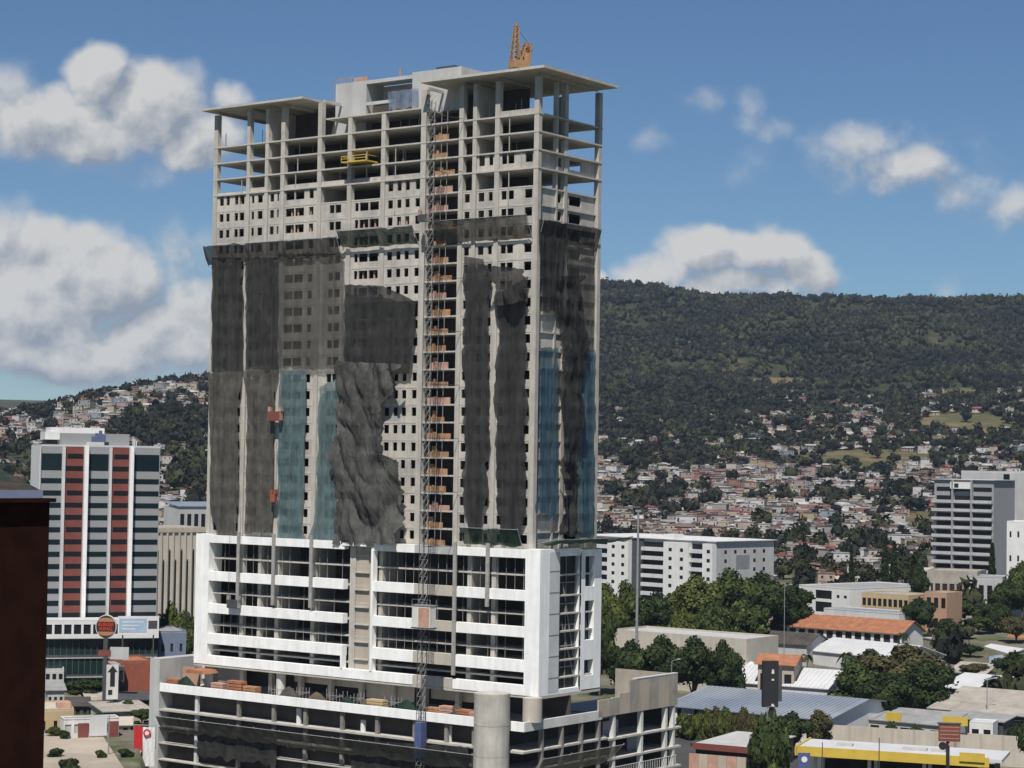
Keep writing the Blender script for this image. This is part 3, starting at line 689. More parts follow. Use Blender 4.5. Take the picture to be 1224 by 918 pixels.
# ---- hoist mast, cage
hm = empty('construction_hoist', (TC[0], TC[1], 0), TA, 'tall lattice hoist mast climbing the front of the high-rise', 'hoist')
my = -7.5; mx = PF(511, my, 400)
for (dx, dy) in ((-.55, -.55), (.55, -.55), (.55, .55), (-.55, .55)):
    MB().bar((mx + dx, my + dy, 0), (mx + dx, my + dy, 126), .06, 5).build('mast_rail', 'dark_metal', hm)
b = MB()
z = 1.
while z < 126:
    for (p, q) in (((-.55, -.55), (.55, -.55)), ((.55, -.55), (.55, .55)), ((-.55, .55), (.55, .55)), ((-.55, -.55), (-.55, .55))):
        b.bar((mx + p[0], my + p[1], z), (mx + q[0], my + q[1], z), .03, 4); b.bar((mx + p[0], my + p[1], z), (mx + q[0], my + q[1], z + 1.5), .03, 4)
    z += 1.5
b.build('mast_lattice', 'scaffold', hm)
b = MB()
for k in range(0, 25, 3): MB().bar((mx - .5, my + .5, ZK(k) + .3), (mx - 1.9, -.1, ZK(k) + .3), .06, 4).build('wall_tie', 'dark_metal', hm); MB().bar((mx + .5, my + .5, ZK(k) + .3), (mx + 1.6, -.1, ZK(k) + .3), .06, 4).build('wall_tie', 'dark_metal', hm)
MB().box(mx - .75, mx + .75, my - .8, my + .7, 9.8, 16.0).build('blue_mast_screen', 'blue_panel', hm)
b = MB()
cgx0, cgz0 = FXP(499, 751, my - .8); cgx1 = FXP(521, 725, my - .8)[0]
hc = empty('hoist_cage', wor(cgx0, my - 1.2) + (cgz0 + .1,), TA, 'boxy pinkish hoist cage on the mast in front of the podium', 'hoist cage')
ww = cgx1 - cgx0
MB().box(0, ww, -1.2, .5, .25, 4.0).build('cage_body', 'dirty_white', hc)
MB().box(ww * .36, ww * .95, -1.23, -1.2, .35, 3.7).build('cage_door', 'pink_block', hc)
MB().box(-.1, ww + .1, -1.3, .6, 0, .25).build('cage_floor', 'dark_metal', hc)
b = MB().box(-.1, ww + .1, -1.3, .6, 4.0, 4.15)
for x in (0, ww): b.bar((x, -1.2, 4.1), (x, -1.2, 5.1), .04, 4); b.bar((x, .5, 4.1), (x, .5, 5.1), .04, 4)
b.bar((0, -1.2, 5.1), (ww, -1.2, 5.1), .04, 4); b.build('cage_roof', 'steel', hc)
# small cage higher up at px ~ 508,262
def gondola(px, py, off, w_, label, body, rail='steel', h=1.1, ropes=10):
    x, z = FXP(px, py, off); X, Y = wor(x, off)
    g_ = empty('gondola', (X, Y, z), TA, label, 'gondola')
    b_ = MB().box(-w_ / 2, w_ / 2, -.4, .4, 0, .15); b_.box(-w_ / 2, w_ / 2, -.42, -.37, .15, h); b_.box(-w_ / 2, w_ / 2, .37, .42, .15, h); b_.build('platform', body, g_)
    for s in (-1, 1):
        b_ = MB().box(s * w_ / 2 - .06, s * w_ / 2 + .06, -.4, .4, .1, h + .9); b_.box(s * (w_ / 2 - .1) - .3, s * (w_ / 2 - .1) + .3, -.3, .3, h, h + .7); b_.build('winch_frame', rail, g_)
        MB().bar((s * w_ / 2, 0, h + .9), (s * w_ / 2, 0, h + ropes), .03, 4).build('rope', 'dark_metal', g_)
    return g_
gondola(329, 503, -1.6, 3.0, 'dull red swing-stage cradle hanging between the charcoal and teal nets', 'brick', 'pink_block', 1.8, 24)
gondola(279, 727, -2.4, 2.8, 'grey suspended cradle hanging before the white podium on the left', 'dark_metal', 'scaffold', 1.6, 18)
gondola(327, 600, -1.4, 1.1, 'small orange cradle at the foot of the pale strip, left of the teal net', 'orange_red', 'orange_red', 1.5, 10)
gondola(507, 265, -2.6, 2.2, 'small dark cradle beside the hoist mast high on the front', 'dark_metal', 'pink_block', 1.3, 4)
# yellow loading platform
x, z = FXP(425, 194, -1.5); X, Y = wor(x, -1.5)
lp = empty('loading_platform', (X, Y, z), TA, 'yellow loading platform sticking out of an open upper floor', 'platform')
MB().box(-3.0, 3.0, -.6, 3.0, 0, .25).build('deck', 'yellow_paint', lp)
b = MB(); 
for s in (-3.0, 3.0): b.bar((s, -.6, .25), (s, -.6, 1.3), .08, 4); b.bar((s, -.6, 1.2), (s, 3, 1.2), .08, 4)
b.bar((-3.0, -.6, 1.2), (3.0, -.6, 1.2), .08, 4); b.bar((-3.0, -.6, .7), (3.0, -.6, .7), .08, 4); b.build('guardrail', 'yellow_paint', lp)
# ---- crane on the roof
P0 = ZP(622, 78, 366); cxp = GX(622, 366, 78)
cr = empty('roof_crane', (cxp - .4, 364, ZR + .02), .5, 'orange derrick crane with folded jib standing on the roof slab', 'crane')
cr.scale = (.95, .95, .8)
MB().box(-2.6, 2.2, -1.6, 1.6, 0, .7).build('base_frame', 'crane_orange', cr)
MB().bar((0, 0, .7), (0, 0, 1.5), 1.1, 14).build('slewing_ring', 'dark_metal', cr)
MB().box(-1.5, 1.9, -1.2, 1.2, 1.5, 3.2).build('machine_deck', 'crane_orange', cr)
def lattice(mb, a, c, w0, w1, r=.08, n=8):
    a = Vector(a); c = Vector(c); d = (c - a).normalized(); u = Vector((0, 1, 0)); v = d.cross(u).normalized(); prev = None
    for i in range(n + 1):
        t = i / n; w_ = w0 + (w1 - w0) * t; p = a + (c - a) * t
        q = [p + u * w_ + v * w_, p - u * w_ + v * w_, p - u * w_ - v * w_, p + u * w_ - v * w_]
        for j in range(4): mb.bar(q[j], q[(j + 1) % 4], r * .7, 4)
        if prev:
            for j in range(4): mb.bar(prev[j], q[j], r, 4); mb.bar(prev[j], q[(j + 1) % 4], r * .7, 4)
        prev = q
b = MB(); lattice(b, (-.7, 0, 3.0), (-.5, 0, 11.0), .75, .3, .13, 7); b.bar((-.5, 0, 11), (-.5, 0, 11.7), .3, 6); b.build('jib', 'crane_orange', cr)
b = MB(); lattice(b, (.9, 0, 3.0), (2.1, 0, 7.4), .7, .6, .16, 4); b.bar((2.1, 0, 7.6), (-.4, 0, 6.2), .14, 5); b.box(1.5, 2.7, -.5, .5, 5.4, 6.6); b.build('a_frame', 'crane_orange', cr)
MB().box(.9, 2.3, -.9, .9, 3.2, 5.2).build('winch_housing', 'plywood', cr)
b = MB().bar((-.5, 0, 10.8), (2.1, 0, 7.6), .05, 4); b.bar((2.3, .3, 7.4), (2.6, .3, 2), .06, 4); b.build('stay_cable', 'dark_metal', cr)
MB().box(1.9, 2.8, .2, 1.1, 2.4, 4.2).build('cab', 'white_paint', cr)
# clutter on the terrace: stacked pallets, drums and timber
GC = 'building materials on the terrace'
def clutter(px, py, off, w_, h, d_, m, label, nm, cat, kind=0):
    x, z = FXP(px, py, off); X, Y = wor(x, off); b_ = MB()
    if kind == 0:
        for i in range(5): b_.box(-w_ / 2 + .05 * (i % 2), w_ / 2, -d_ / 2, d_ / 2 - .06 * (i % 3), i * h / 5, (i + .8) * h / 5)
    else:
        for i in range(6): b_.bar((-w_ / 2 + w_ * i / 5, 0, 0), (-w_ / 2 + w_ * i / 5, 0, h * (.7 + .3 * rnd())), .05, 4)
        b_.bar((-w_ / 2, 0, h * .6), (w_ / 2, 0, h * .6), .05, 4); b_.bar((-w_ / 2, 0, h * .25), (w_ / 2, 0, h * .7), .05, 4)
    o = b_.build(nm, m, None, (X, Y, 16.57), TA); tag(o, label, cat, GC)
TC_ = [(208, 'terracotta', 'orange stack of bricks at the left end of the terrace behind the white parapet'), (262, 'pink_block', 'pink stack of blocks on the terrace below the left white pier'),
       (283, 'terracotta', 'red stack of bricks on the terrace near its left end'), (301, 'plywood', 'brown timber stack on the terrace left of the pipe rack'), (451, 'yellow_wall', 'yellowish timber stack on the terrace left of the hoist mast'),
       (520, 'plywood', 'brown timber stack on the terrace just right of the hoist mast'), (536, 'pink_block', 'pink block stack on the terrace right of the hoist mast'), (556, 'terracotta', 'red brick stack on the terrace left of the round shaft'), (572, 'pink_block', 'pink stack of blocks beside the round concrete shaft')]
for p, m, lb in TC_: clutter(p, 838, -4.6, U(2.5, 3.8), U(1.9, 3.0), 1.6, m, lb, 'material_stack', 'building materials')
for p, lb in ((330, 'rack of grey poles on the terrace under the white podium, left of the clutter'), (360, 'rack of grey scaffold poles in the middle left of the terrace'), (400, 'rack of scaffold poles in the middle of the terrace'), (470, 'rack of poles left of the hoist mast on the terrace'), (425, 'short rack of poles between timber stacks on the terrace')):
    clutter(p, 838, -4.2, 4, 3.2, 1, 'scaffold', lb, 'pole_rack', 'pole rack', 1)

for p, m, nm, lb in ((222, 'net_green', 'tarpaulin', 'dark green tarpaulin heap near the left end of the terrace'), (345, 'inner_wall', 'debris_heap', 'dark heap of debris on the terrace between the two left pole racks'), (378, 'bark', 'debris_heap', 'brown heap of earth and boards in the middle left of the terrace'),
                 (415, 'net_green', 'tarpaulin', 'green tarpaulin heap in the middle of the terrace'), (440, 'bark', 'debris_heap', 'brown debris heap left of the yellowish timber stack'), (486, 'net_green', 'tarpaulin', 'dark tarpaulin heap touching the hoist mast on its left'), (545, 'inner_wall', 'debris_heap', 'dark debris heap between the timber and block stacks right of the mast')):
    x, z = FXP(p, 838, -4.8); X, Y = wor(x, -4.8); vs = []; fs = []; n = 14; k_ = 6; W_ = U(2.2, 3.4); h_ = U(2.2, 3.2)
    for j in range(k_ + 1):
        for i in range(n):
            a = 2 * math.pi * i / n; r = (1 - j / k_) ** .7; q = 1 + .35 * noise.noise(Vector((math.cos(a) * 1.5 + p, math.sin(a) * 1.5, j * .6)))
            vs.append((W_ * r * q * math.cos(a), 1.1 * r * q * math.sin(a), h_ * j / k_ * (1 + .2 * noise.noise(Vector((i, p, j))))))
    for j in range(k_):
        for i in range(n): fs.append((j * n + i, j * n + (i + 1) % n, (j + 1) * n + (i + 1) % n, (j + 1) * n + i))
    mb = MB(); mb.add(vs, fs); o = mb.build(nm, m, None, (X, Y, 16.57), TA); tag(o, lb, nm.replace('_', ' '), GC)
# wrinkled dark sheets fixed over parts of the base building
sheet('debris_net', 'dark sheet stretched over the lower left storeys of the base building', GN, 'net_black', [(868, 236), (903, 236)], [(876, 330), (915, 330)], off=-7.0, amp=.2)
sheet('debris_net', 'dark sheet stretched over the lower storeys of the base building near the blue mast screen', GN, 'net_black', [(884, 420), (930, 420)], [(893, 560), (930, 560)], off=-7.0, amp=.2)
# ================================================================== SURROUNDINGS
def T(x, y): return terrain(x, y)
class Bld:
    """building with a straight front from photo direction pxa at distance da to pxb at db; depth goes away from the camera"""
    def __init__(s, name, label, cat, pxa, da, pxb, db, depth, ytop, ypx=None, base=None, group=None, z1=None):
        A = PT(pxa, 700, da); B = PT(pxb, 700, db); s.A = A; d = Vector((B.x - A.x, B.y - A.y, 0)); s.L = d.length; s.rz = math.atan2(d.y, d.x); s.D = depth
        mid = (pxa + pxb) / 2
        s.h1 = z1 if z1 is not None else ZP(ypx or mid, ytop, (da + db) / 2 if ypx is None else da)
        zz = [T(A.x, A.y), T(B.x, B.y)]
        s.z0 = min(zz) - .5 if base is None else base
        s.H = s.h1 - s.z0
        s.o = empty(name, (A.x, A.y, s.z0), s.rz, label, cat, group)
    def walls(s, m='white_paint', rows=0, cols=0, wz=(.3, .8), wx=(.2, .8), zlo=0, zhi=None, sides=True, pane='glass', first=0, name='wall', extra=(), fh=None):
        zhi = s.H if zhi is None else zhi; mb = MB(); ops = list(extra); 
        if rows and cols:
            fh = fh or (zhi - zlo) / rows; cwid = s.L / cols
            for r in range(first, rows):
                for c in range(cols):
                    ops.append((c * cwid + cwid * wx[0], c * cwid + cwid * wx[1], zlo + r * fh + fh * wz[0], zlo + r * fh + fh * wz[1]))
        mb.wallgrid(0, s.L, 0, zhi, ops, 0, .25)
        # right side and left side with simple openings
        def side(x, sg):
            o2 = []
            if rows and sides:
                n = max(1, int(s.D / 5)); f_ = fh or (zhi - zlo) / rows
                for r in range(first, rows):
                    for c in range(n): o2.append((c * s.D / n + s.D / n * .3, c * s.D / n + s.D / n * .65, zlo + r * f_ + f_ * wz[0], zlo + r * f_ + f_ * wz[1]))
            t = MB().wallgrid(0, s.D, 0, zhi, o2, 0, .2)
            mb.add([(x - sg * v[1], v[0], v[2]) for v in t.v], t.f); return o2
        oR = side(s.L, 1); side(0, -1)
        mb.add([(0, s.D, 0), (s.L, s.D, 0), (s.L, s.D, zhi), (0, s.D, zhi)], [(3, 2, 1, 0)])
        mb.add([(0, 0, zhi), (s.L, 0, zhi), (s.L, s.D, zhi), (0, s.D, zhi)], [(0, 1, 2, 3)])
        s.wall = mb.build(name, m, s.o)
        if ops:
            if len(ops) <= 90:
                for a, b, c, d in ops:
                    MB().box(a, b, .2, .24, c, d).build('window', pane, s.o)
            else:
                for r in sorted({round(o[2], 2) for o in ops}):
                    oo = [o for o in ops if round(o[2], 2) == r]; MB().box(min(o[0] for o in oo), max(o[1] for o in oo), .2, .24, oo[0][2], oo[0][3]).build('window_row', pane, s.o)
        if oR:
            rows_ = sorted({round(o[2], 3) for o in oR})
            for r in rows_:
                oo = [o for o in oR if round(o[2], 3) == r]; b_ = MB(); b_.box(s.L - .24, s.L - .2, oo[0][0], oo[-1][1], oo[0][2], oo[0][3]); b_.build('side_window', pane, s.o)
                MB().box(.2, .24, oo[0][0], oo[-1][1], oo[0][2], oo[0][3]).build('side_window', pane, s.o)
        return s
    def flat(s, m='grey_roof', par=.5, over=0.0, pm=None):
        mb = MB(); mb.box(-over, s.L + over, -over, s.D + over, s.H + .005, s.H + .2)
        mb.build('roof', m, s.o)
        if par:
            b_ = MB(); t = .25
            b_.box(-over, s.L + over, -over, -over + t, s.H + .2, s.H + par + .2); b_.box(-over, s.L + over, s.D + over - t, s.D + over, s.H + .2, s.H + par + .2)
            b_.box(-over, -over + t, -over + t, s.D + over - t, s.H + .2, s.H + par + .2); b_.box(s.L + over - t, s.L + over, -over + t, s.D + over - t, s.H + .2, s.H + par + .2)
            b_.build('parapet', pm or s.wall.data.materials[0].name, s.o)
        return s
    def gable(s, m='terracotta', rise=2.5, over=.6, ridge=.5, corr=0):
        mb = MB(); y0, y1 = -over, s.D + over; yr = s.D * ridge; e = rise * over / max(.1, yr)
        pr = [(y0, s.H - e + .03), (yr, s.H + rise), (y1, s.H - e + .03), (y1, s.H - e + .23), (yr, s.H + rise + .22), (y0, s.H - e + .23)]
        mb.prism(pr, -over, s.L + over, axis='x'); 
        if corr:
            n = int(s.L / corr)
            for i in range(n):
                x = i * corr + corr / 2; mb.prism([(y0, s.H - e + .24), (yr, s.H + rise + .23), (yr, s.H + rise + .33), (y0, s.H - e + .34)], x - .06, x + .06, axis='x')
        mb.build('roof', m, s.o)
        for x in (0.02, s.L - .22): MB().prism([(0.01, s.H), (s.D - .01, s.H), (yr, s.H + rise - .02)], x, x + .2, axis='x').build('gable', s.wall.data.materials[0].name, s.o)
        return s
    def shed(s, m='grey_roof', rise=1.2, over=.5):
        MB().prism([(-over, s.H + .03), (s.D + over, s.H + rise), (s.D + over, s.H + rise + .2), (-over, s.H + .23)], -over, s.L + over, axis='x').build('roof', m, s.o); return s
    def part(s, nm, m, x0, x1, y0, y1, z0, z1): return MB().box(x0, x1, y0, y1, z0, z1).build(nm, m, s.o)

# ---- office tower on the left
B = Bld('office_tower', 'grey and white office tower with two brick-red window columns, left of the construction site', 'building', 45, 480, 188, 490, 16, 533, 45)
top = B.H; zl = [ZP(120, y, 485) - B.z0 for y in (746,)][0]; ppm = F / 485
X = lambda p: (p - 47) / 141 * B.L
B.walls('grey_panel', sides=False)
B.wall.name = 'wall'
rowz = []
y = 571.5
zt = lambda yy: ZP(100, yy, 485) - B.z0
rows = [(542.5, 562.5)] + [(571.8 + 14.55 * i, 578.0 + 14.55 * i) for i in range(12)]
for (y0, y1) in rows:
    for (a, b_) in ((47.5, 71.5), (103, 126.5), (157, 187)):
        MB().box(X(a), X(b_), -.03, .1, zt(y1), zt(y0)).build('window', 'glass_teal', B.o)
for (a, b_) in ((76, 97), (131, 151)):
    MB().box(X(a), X(b_), -.06, 0, zl, zt(534)).build('brick_strip', 'brick', B.o)
    for i in range(15):
        yy = 542.5 + 14.55 * i
        MB().box(X(a) + (.05 if i % 3 else .4), X(b_) - .1, -.1, -.06, zt(yy + 5.8), zt(yy)).build('window', 'glass', B.o)  # windows widened over the brick to take in the shadows beside them
for (a, b_, pr, m) in ((72, 75.5, .5, 'light_grey'), (97.5, 102, 1.5, 'white_panel'), (127.5, 130.5, .5, 'light_grey'), (151, 155.5, 1.5, 'white_panel'), (45.5, 47.3, .3, 'light_grey')):
    MB().box(X(a), X(b_), -pr, -.001, zl, zt(533) if pr > 1 else zt(535)).build('fin', m, B.o)
MB().box(-.06, -.002, -.3, 16, zl, B.H + .01).build('side_cladding', 'white_paint', B.o)
B.part('roof', 'white_roof', .0, B.L, 0, 16, B.H + .003, B.H + .4)
B.part('penthouse', 'grey_panel', X(72), X(152), 1.5, 10, B.H + .4, zt(518))
B.part('penthouse_side', 'white_paint', X(62), X(126), 6, 14, B.H + .4, zt(511))
B.part('penthouse_wing', 'white_paint', X(55), X(72), 5, 13, B.H + 1.6, zt(516.5))
B.part('roof_recess', 'dark', X(57), X(70), 5.5, 12, B.H + .4, B.H + 1.6)
b = MB(); e0 = zt(527)
for i, (dx, w_, h_) in enumerate(((-1.6, .7, 1.1), (-.8, .8, 1.9), (.1, .8, 2.5), (1.0, .7, 1.6))): b.box(X(115) + dx, X(115) + dx + w_, 1.38, 1.5, e0, e0 + h_)
b.build('emblem', 'emblem_blue', B.o)
B.part('name_plate', 'grey_wall', X(101), X(122), 1.36, 1.5, zt(532.5), zt(528)); B.part('penthouse_vent', 'dark', X(122.5), X(127.5), 1.36, 1.5, zt(533), zt(528))
b = MB(); 
for i in range(3): b.bar((X(157) + i * .4, 2, B.H), (X(157) + i * .4, 2, B.H + 2.6 - .5 * i), .12, 5)
b.build('antenna', 'white_paint', B.o)
# annexe under it
b4 = Bld('podium_annexe', 'white annexe with a strip of dark windows at the foot of the office tower', 'building', 30, 470, 191, 478, 8, 742, 100, base=ZP(100, 763, 474))
b4.H = ZP(100, 742, 474) - b4.z0
b4.walls('white_paint', 1, 14, (.25, .8), (.12, .88), sides=False).flat('white_roof', 0)
gl = Bld('glazed_block', 'dark glazed low block with thin pale floor lines below the office tower', 'building', 30, 471, 190, 479.5, 14, 763.5, 100)
gl.walls('dark_metal', 4, 22, (.12, .92), (.06, .94), sides=False, pane='glass_green').flat('grey_roof', 0)
for i in range(4): gl.part('floor_line', 'grey_wall', 0, gl.L, -.15, -.01, gl.H * (1 - .24 * i) - .45, gl.H * (1 - .24 * i) - .25)
bb = Bld('billboard', 'pale blue and white billboard fixed beside the foot of the office tower', 'billboard', 142, 466, 191, 468, .5, 737, 165, base=ZP(165, 760, 467))
bb.part('board', 'white_paint', 0, bb.L, 0, .4, 0.2, bb.H); bb.part('blue_field', 'pale_blue', bb.L * .03, bb.L * .7, -.04, 0, .8, bb.H - .5); bb.part('dark_field', 'dark_metal', bb.L * .74, bb.L * .96, -.04, 0, 1.6, bb.H - 1.0)
b = MB()
for i, f in enumerate((.12, .12, .12)): b.box(bb.L * .1, bb.L * (.62 - .1 * i), -.06, -.04, bb.H - 1.4 - i * .8, bb.H - 1.15 - i * .8)
b.build('faded_line', 'white_paint', bb.o)
b = MB(); [b.box(x, x + .3, .4, .8, -14, .5) for x in (1, bb.L - 1.3)]; b.build('support_post', 'dark_metal', bb.o)
bw = Bld('blue_wall_building', 'blue-grey blank wall building right of the glazed block', 'building', 191, 482, 224, 484, 14, 757, 205)
bw.walls('dark_metal' if False else 'fore_cap', 3, 3, (.3, .6), (.3, .6), sides=False, pane='dark').flat('grey_roof', .3)
# ribbed beige building
rb = Bld('ribbed_building', 'beige building with tall narrow vertical ribs behind the office tower', 'building', 184, 600, 248, 609, 20, 632, 215)
rb.walls('pale_beige', sides=False).flat('grey_beige_roof', 0)
n = 9
for i in range(n + 1):
    x = rb.L * i / n; MB().box(x - .28, x + .28, -.4, -.002, 3, rb.H - .1).build('rib', 'pale_beige', rb.o)
for i in range(n):
    x = rb.L * (i + .5) / n; hh = rb.H - (6.0 if i % 2 == 0 else 9.0)
    pts = [(x - .26, 5), (x + .26, 5), (x + .26, hh - 1)] + [(x + .26 * math.cos(t), hh - 1 + .9 * math.sin(t)) for t in (.6, 1.2, 1.57, 1.94, 2.5)] + [(x - .26, hh - 1)]
    MB().prism(pts, -.06, -.003).build('slot_window', 'glass', rb.o)
rb.part('top_band', 'beige', 0, rb.L, -.45, -.4, rb.H - 1.2, rb.H - .1)
gw = Bld('grey_block', 'plain blue-grey roofed block left of the high-rise beyond the ribbed building', 'building', 212, 800, 262, 810, 14, 606, 235)
gw.walls('grey_wall', 2, 6, sides=False).shed('blue_grey_roof', 1.5)
# ---- signs on the left
d0 = 440
sg = PT(127, 749, d0); gz = T(sg.x, sg.y)
bs = empty('pylon_sign', (sg.x, sg.y, gz), 0, 'tall dark pylon with a round burger restaurant sign reading BURGER KING', 'sign')
hz = sg.z - gz; rr = 2.55
b = MB().box(-.45, .45, -.35, .35, 0, hz - rr + .2); b.build('pole', 'dark_metal', bs)
def disc(r, y0, y1, cx=0, cz=0, sx=1., n=40): return MB().prism([(cx + sx * r * math.cos(2 * math.pi * i / n), cz + r * math.sin(2 * math.pi * i / n)) for i in range(n)], y0, y1)
disc(rr, -.25, .3, 0, hz, .88).build('sign_rim', 'light_grey', bs); disc(rr * .93, -.29, -.25, 0, hz, .88).build('sign_face', 'dark_brown', bs)
def bun(s):
    pts = []
    for i in range(17):
        t = math.pi * i / 16; pts.append((1.7 * math.cos(t), hz + s * (1.06 + .86 * math.sin(t) ** .8)))
    return pts if s > 0 else pts[::-1]
MB().prism(bun(1), -.33, -.29).build('bun', 'logo_tan', bs); MB().prism(bun(-1), -.33, -.29).build('bun', 'logo_tan', bs)
def text(body, size, m, parent, locn, rx=math.pi / 2, ext=.02, sxx=1.0, name='lettering'):
    cu_ = bpy.data.curves.new('t', 'FONT'); cu_.body = body; cu_.size = size; cu_.align_x = 'CENTER'; cu_.align_y = 'CENTER'; cu_.extrude = ext; cu_.offset = .015 * size
    ob = bpy.data.objects.new('t', cu_); C.objects.link(ob); bpy.context.view_layer.update()
    me_ = bpy.data.meshes.new_from_object(ob.evaluated_get(bpy.context.evaluated_depsgraph_get())); bpy.data.objects.remove(ob)
    me_.materials.clear(); me_.materials.append(MATS[m]); o = bpy.data.objects.new(name, me_); C.objects.link(o); o.parent = parent; o.location = locn; o.rotation_euler.x = rx; o.scale.x = sxx; return o
text('BURGER', 1.0, 'logo_red', bs, (0, -.36, hz + .44), sxx=.88); text('KING', 1.05, 'logo_red', bs, (0, -.36, hz - .46), sxx=1.1)
MB().box(-1.5, 1.2, -.4, -.1, hz - 6.2, hz - 5.0).build('sign_panel', 'brick', bs)
MB().box(1.0, 5.0, -.3, -.05, hz - 6.9, hz - 4.3).build('side_board', 'grey_wall', bs)
MB().box(-1.6, 1.6, -.6, .5, hz - 19.5, hz - 15.8).build('box_panel', 'dark_brown', bs)
b = MB()
for z in (hz - 16.3, hz - 17.4, hz - 18.5): b.box(-.8, .9, -.64, -.6, z, z + .25)
b.box(-.85, -.65, -.64, -.6, hz - 19, hz - 16.3); b.build('panel_mark', 'pink_block', bs)
vb = Bld('vertical_sign', 'tall black and white arrow-shaped vertical sign between the pylon and the red building', 'sign', 130, 430, 144, 431, .5, 795, 137)
vb.part('board', 'dirty_white', 0, vb.L, 0, .4, 4, vb.H); b = MB().prism([(.2, vb.H - 1.5), (vb.L / 2, vb.H - .2), (vb.L - .2, vb.H - 1.5), (vb.L * .7, vb.H - 1.5), (vb.L * .7, vb.H - 4.5), (vb.L * .3, vb.H - 4.5), (vb.L * .3, vb.H - 1.5)], -.05, 0); b.box(vb.L * .15, vb.L * .5, -.05, 0, 5, vb.H - 5.2); b.build('arrow', 'dark', vb.o)
vb.part('post', 'dark_metal', vb.L * .4, vb.L * .6, 0, .4, 0, 4)
ob = Bld('orange_building', 'low orange-red building between the pylon sign and the base building', 'building', 150, 452, 186, 455, 12, 793, 168)
ob.walls('orange_red', 1, 4, (.05, .3), (.1, .9), sides=False, pane='dark').flat('terracotta', .3)
ob2 = Bld('orange_building_wing', 'dark shopfront with red frame beside the orange-red building', 'building', 136, 449, 151, 450, 10, 797, 143)
ob2.walls('dark_metal', 2, 2, sides=False).flat('grey_roof', .2, pm='brick')
yb = Bld('cream_house', 'low cream house with flat roof left of the burger pylon', 'building', 50, 405, 92, 407, 14, 851, 70)
yb.walls('yellow_wall', 1, 3, (.2, .6), (.3, .6), sides=False).flat('pale_beige', .3); yb.part('roof_box', 'pink_block', yb.L * .55, yb.L * .95, 3, 6, yb.H + .2, yb.H + 1.3)
gh = Bld('grey_house', 'small grey and white house behind the dark tree on the left', 'building', 56, 468, 79, 469, 10, 803, 66)
gh.walls('grey_wall', 2, 3, sides=False).flat('white_roof', .4)
ws = Bld('white_kiosk', 'white kiosk with brown end panels at the edge of the pale forecourt', 'kiosk', 80, 398, 146, 402, 4, 862, 113)
ws.walls('dirty_white', 1, 6, (.35, .8), (.15, .85), sides=False, pane='grey_wall').flat('grey_roof', .2)
ws.part('brown_panel', 'brick', ws.L * .26, ws.L * .45, -.12, -.01, .3, ws.H - .6); ws.part('brown_panel', 'brick', ws.L * .8, ws.L * .99, -.12, -.01, .3, ws.H - .4); ws.part('sign_board', 'light_grey', ws.L * .46, ws.L * .78, -.2, -.05, .8, ws.H + .5)
sr = Bld('long_shed', 'long low pale shed roof between the kiosk and the base building', 'shed', 128, 420, 184, 424, 12, 852, 156)
sr.walls('pale_beige', 1, 5, sides=False, pane='dark').shed('grey_beige_roof', .6)
for (a, da, b_, db, dep, yy, m, rf, lb) in ((60, 440, 80, 441, 8, 826, 'grey_wall', 'grey_roof', 'low grey shed just above the cream house'), (84, 432, 110, 433, 9, 845, 'dark_metal', 'inner_wall', 'dark roofed shed between the cream house and the pylon'),
        (108, 446, 128, 447, 8, 838, 'dirty_white', 'grey_beige_roof', 'small pale shed left of the pylon foot'), (146, 438, 184, 440, 8, 838, 'dark_metal', 'dark_metal', 'dark shed below the orange-red building'), (126, 410, 160, 411, 6, 868, 'beige', 'pale_beige', 'small beige shed behind the brown panelled kiosk')):
    s_ = Bld('shed', lb, 'shed', a, da, b_, db, dep, yy, (a + b_) / 2); s_.walls(m, 1, 3, (.2, .7), (.2, .7), sides=False, pane='dark'); s_.shed(rf, .8)
# red-white banner on a frame next to the end shaft
ba = empty('banner', (GX(160, 388, 880), 388, T(GX(160, 388, 880), 388)), -.15, 'red and white banner with a round red emblem beside the base building end wall', 'banner')
zb0, zb1 = ZP(170, 918, 388) - ba.location.z, ZP(170, 868, 388) - ba.location.z; bwid = (183 - 157) / F * 388
b = MB(); n = 14
def clothy(mb, x0, x1, z0, z1, mi=0, nx=8, nz=8, yo=0):
    vs = [(x0 + (x1 - x0) * i / nx, yo + .12 * math.sin(i * 1.9 + j * .7), z0 + (z1 - z0) * j / nz) for j in range(nz + 1) for i in range(nx + 1)]
    mb.add(vs, [(j * (nx + 1) + i, j * (nx + 1) + i + 1, (j + 1) * (nx + 1) + i + 1, (j + 1) * (nx + 1) + i) for j in range(nz) for i in range(nx)], mi)
clothy(b, bwid * .0, bwid * .42, zb0 + 1.6, zb1); b.build('red_cloth', 'red_paint', ba)
b = MB(); clothy(b, bwid * .43, bwid, zb0 + .4, zb1 - .1); b.build('white_cloth', 'white_paint', ba)
b = disc(.75, -.24, -.18, bwid * .64, zb1 - 1.2); b.build('emblem', 'red_paint', ba); disc(.4, -.27, -.24, bwid * .64, zb1 - 1.2).build('emblem_centre', 'white_paint', ba)
b = MB().bar((-.1, .2, 0), (-.1, .2, zb1 + .3), .1, 6); b.bar((bwid + .1, .2, 0), (bwid + .1, .2, zb1 + .3), .1, 6); b.bar((-.1, .2, zb1 + .2), (bwid + .1, .2, zb1 + .2), .08, 6); b.build('banner_frame', 'steel', ba)
# slim pole in front
q = PT(130.5, 860, 380); o = MB().bar((0, 0, 0), (0, 0, q.z + 1 - T(q.x, q.y)), .14, 8, .08).build('flag_pole', 'steel', None, (q.x, q.y, T(q.x, q.y))); tag(o, 'thin bare pole standing on the pale forecourt before the kiosk', 'pole')
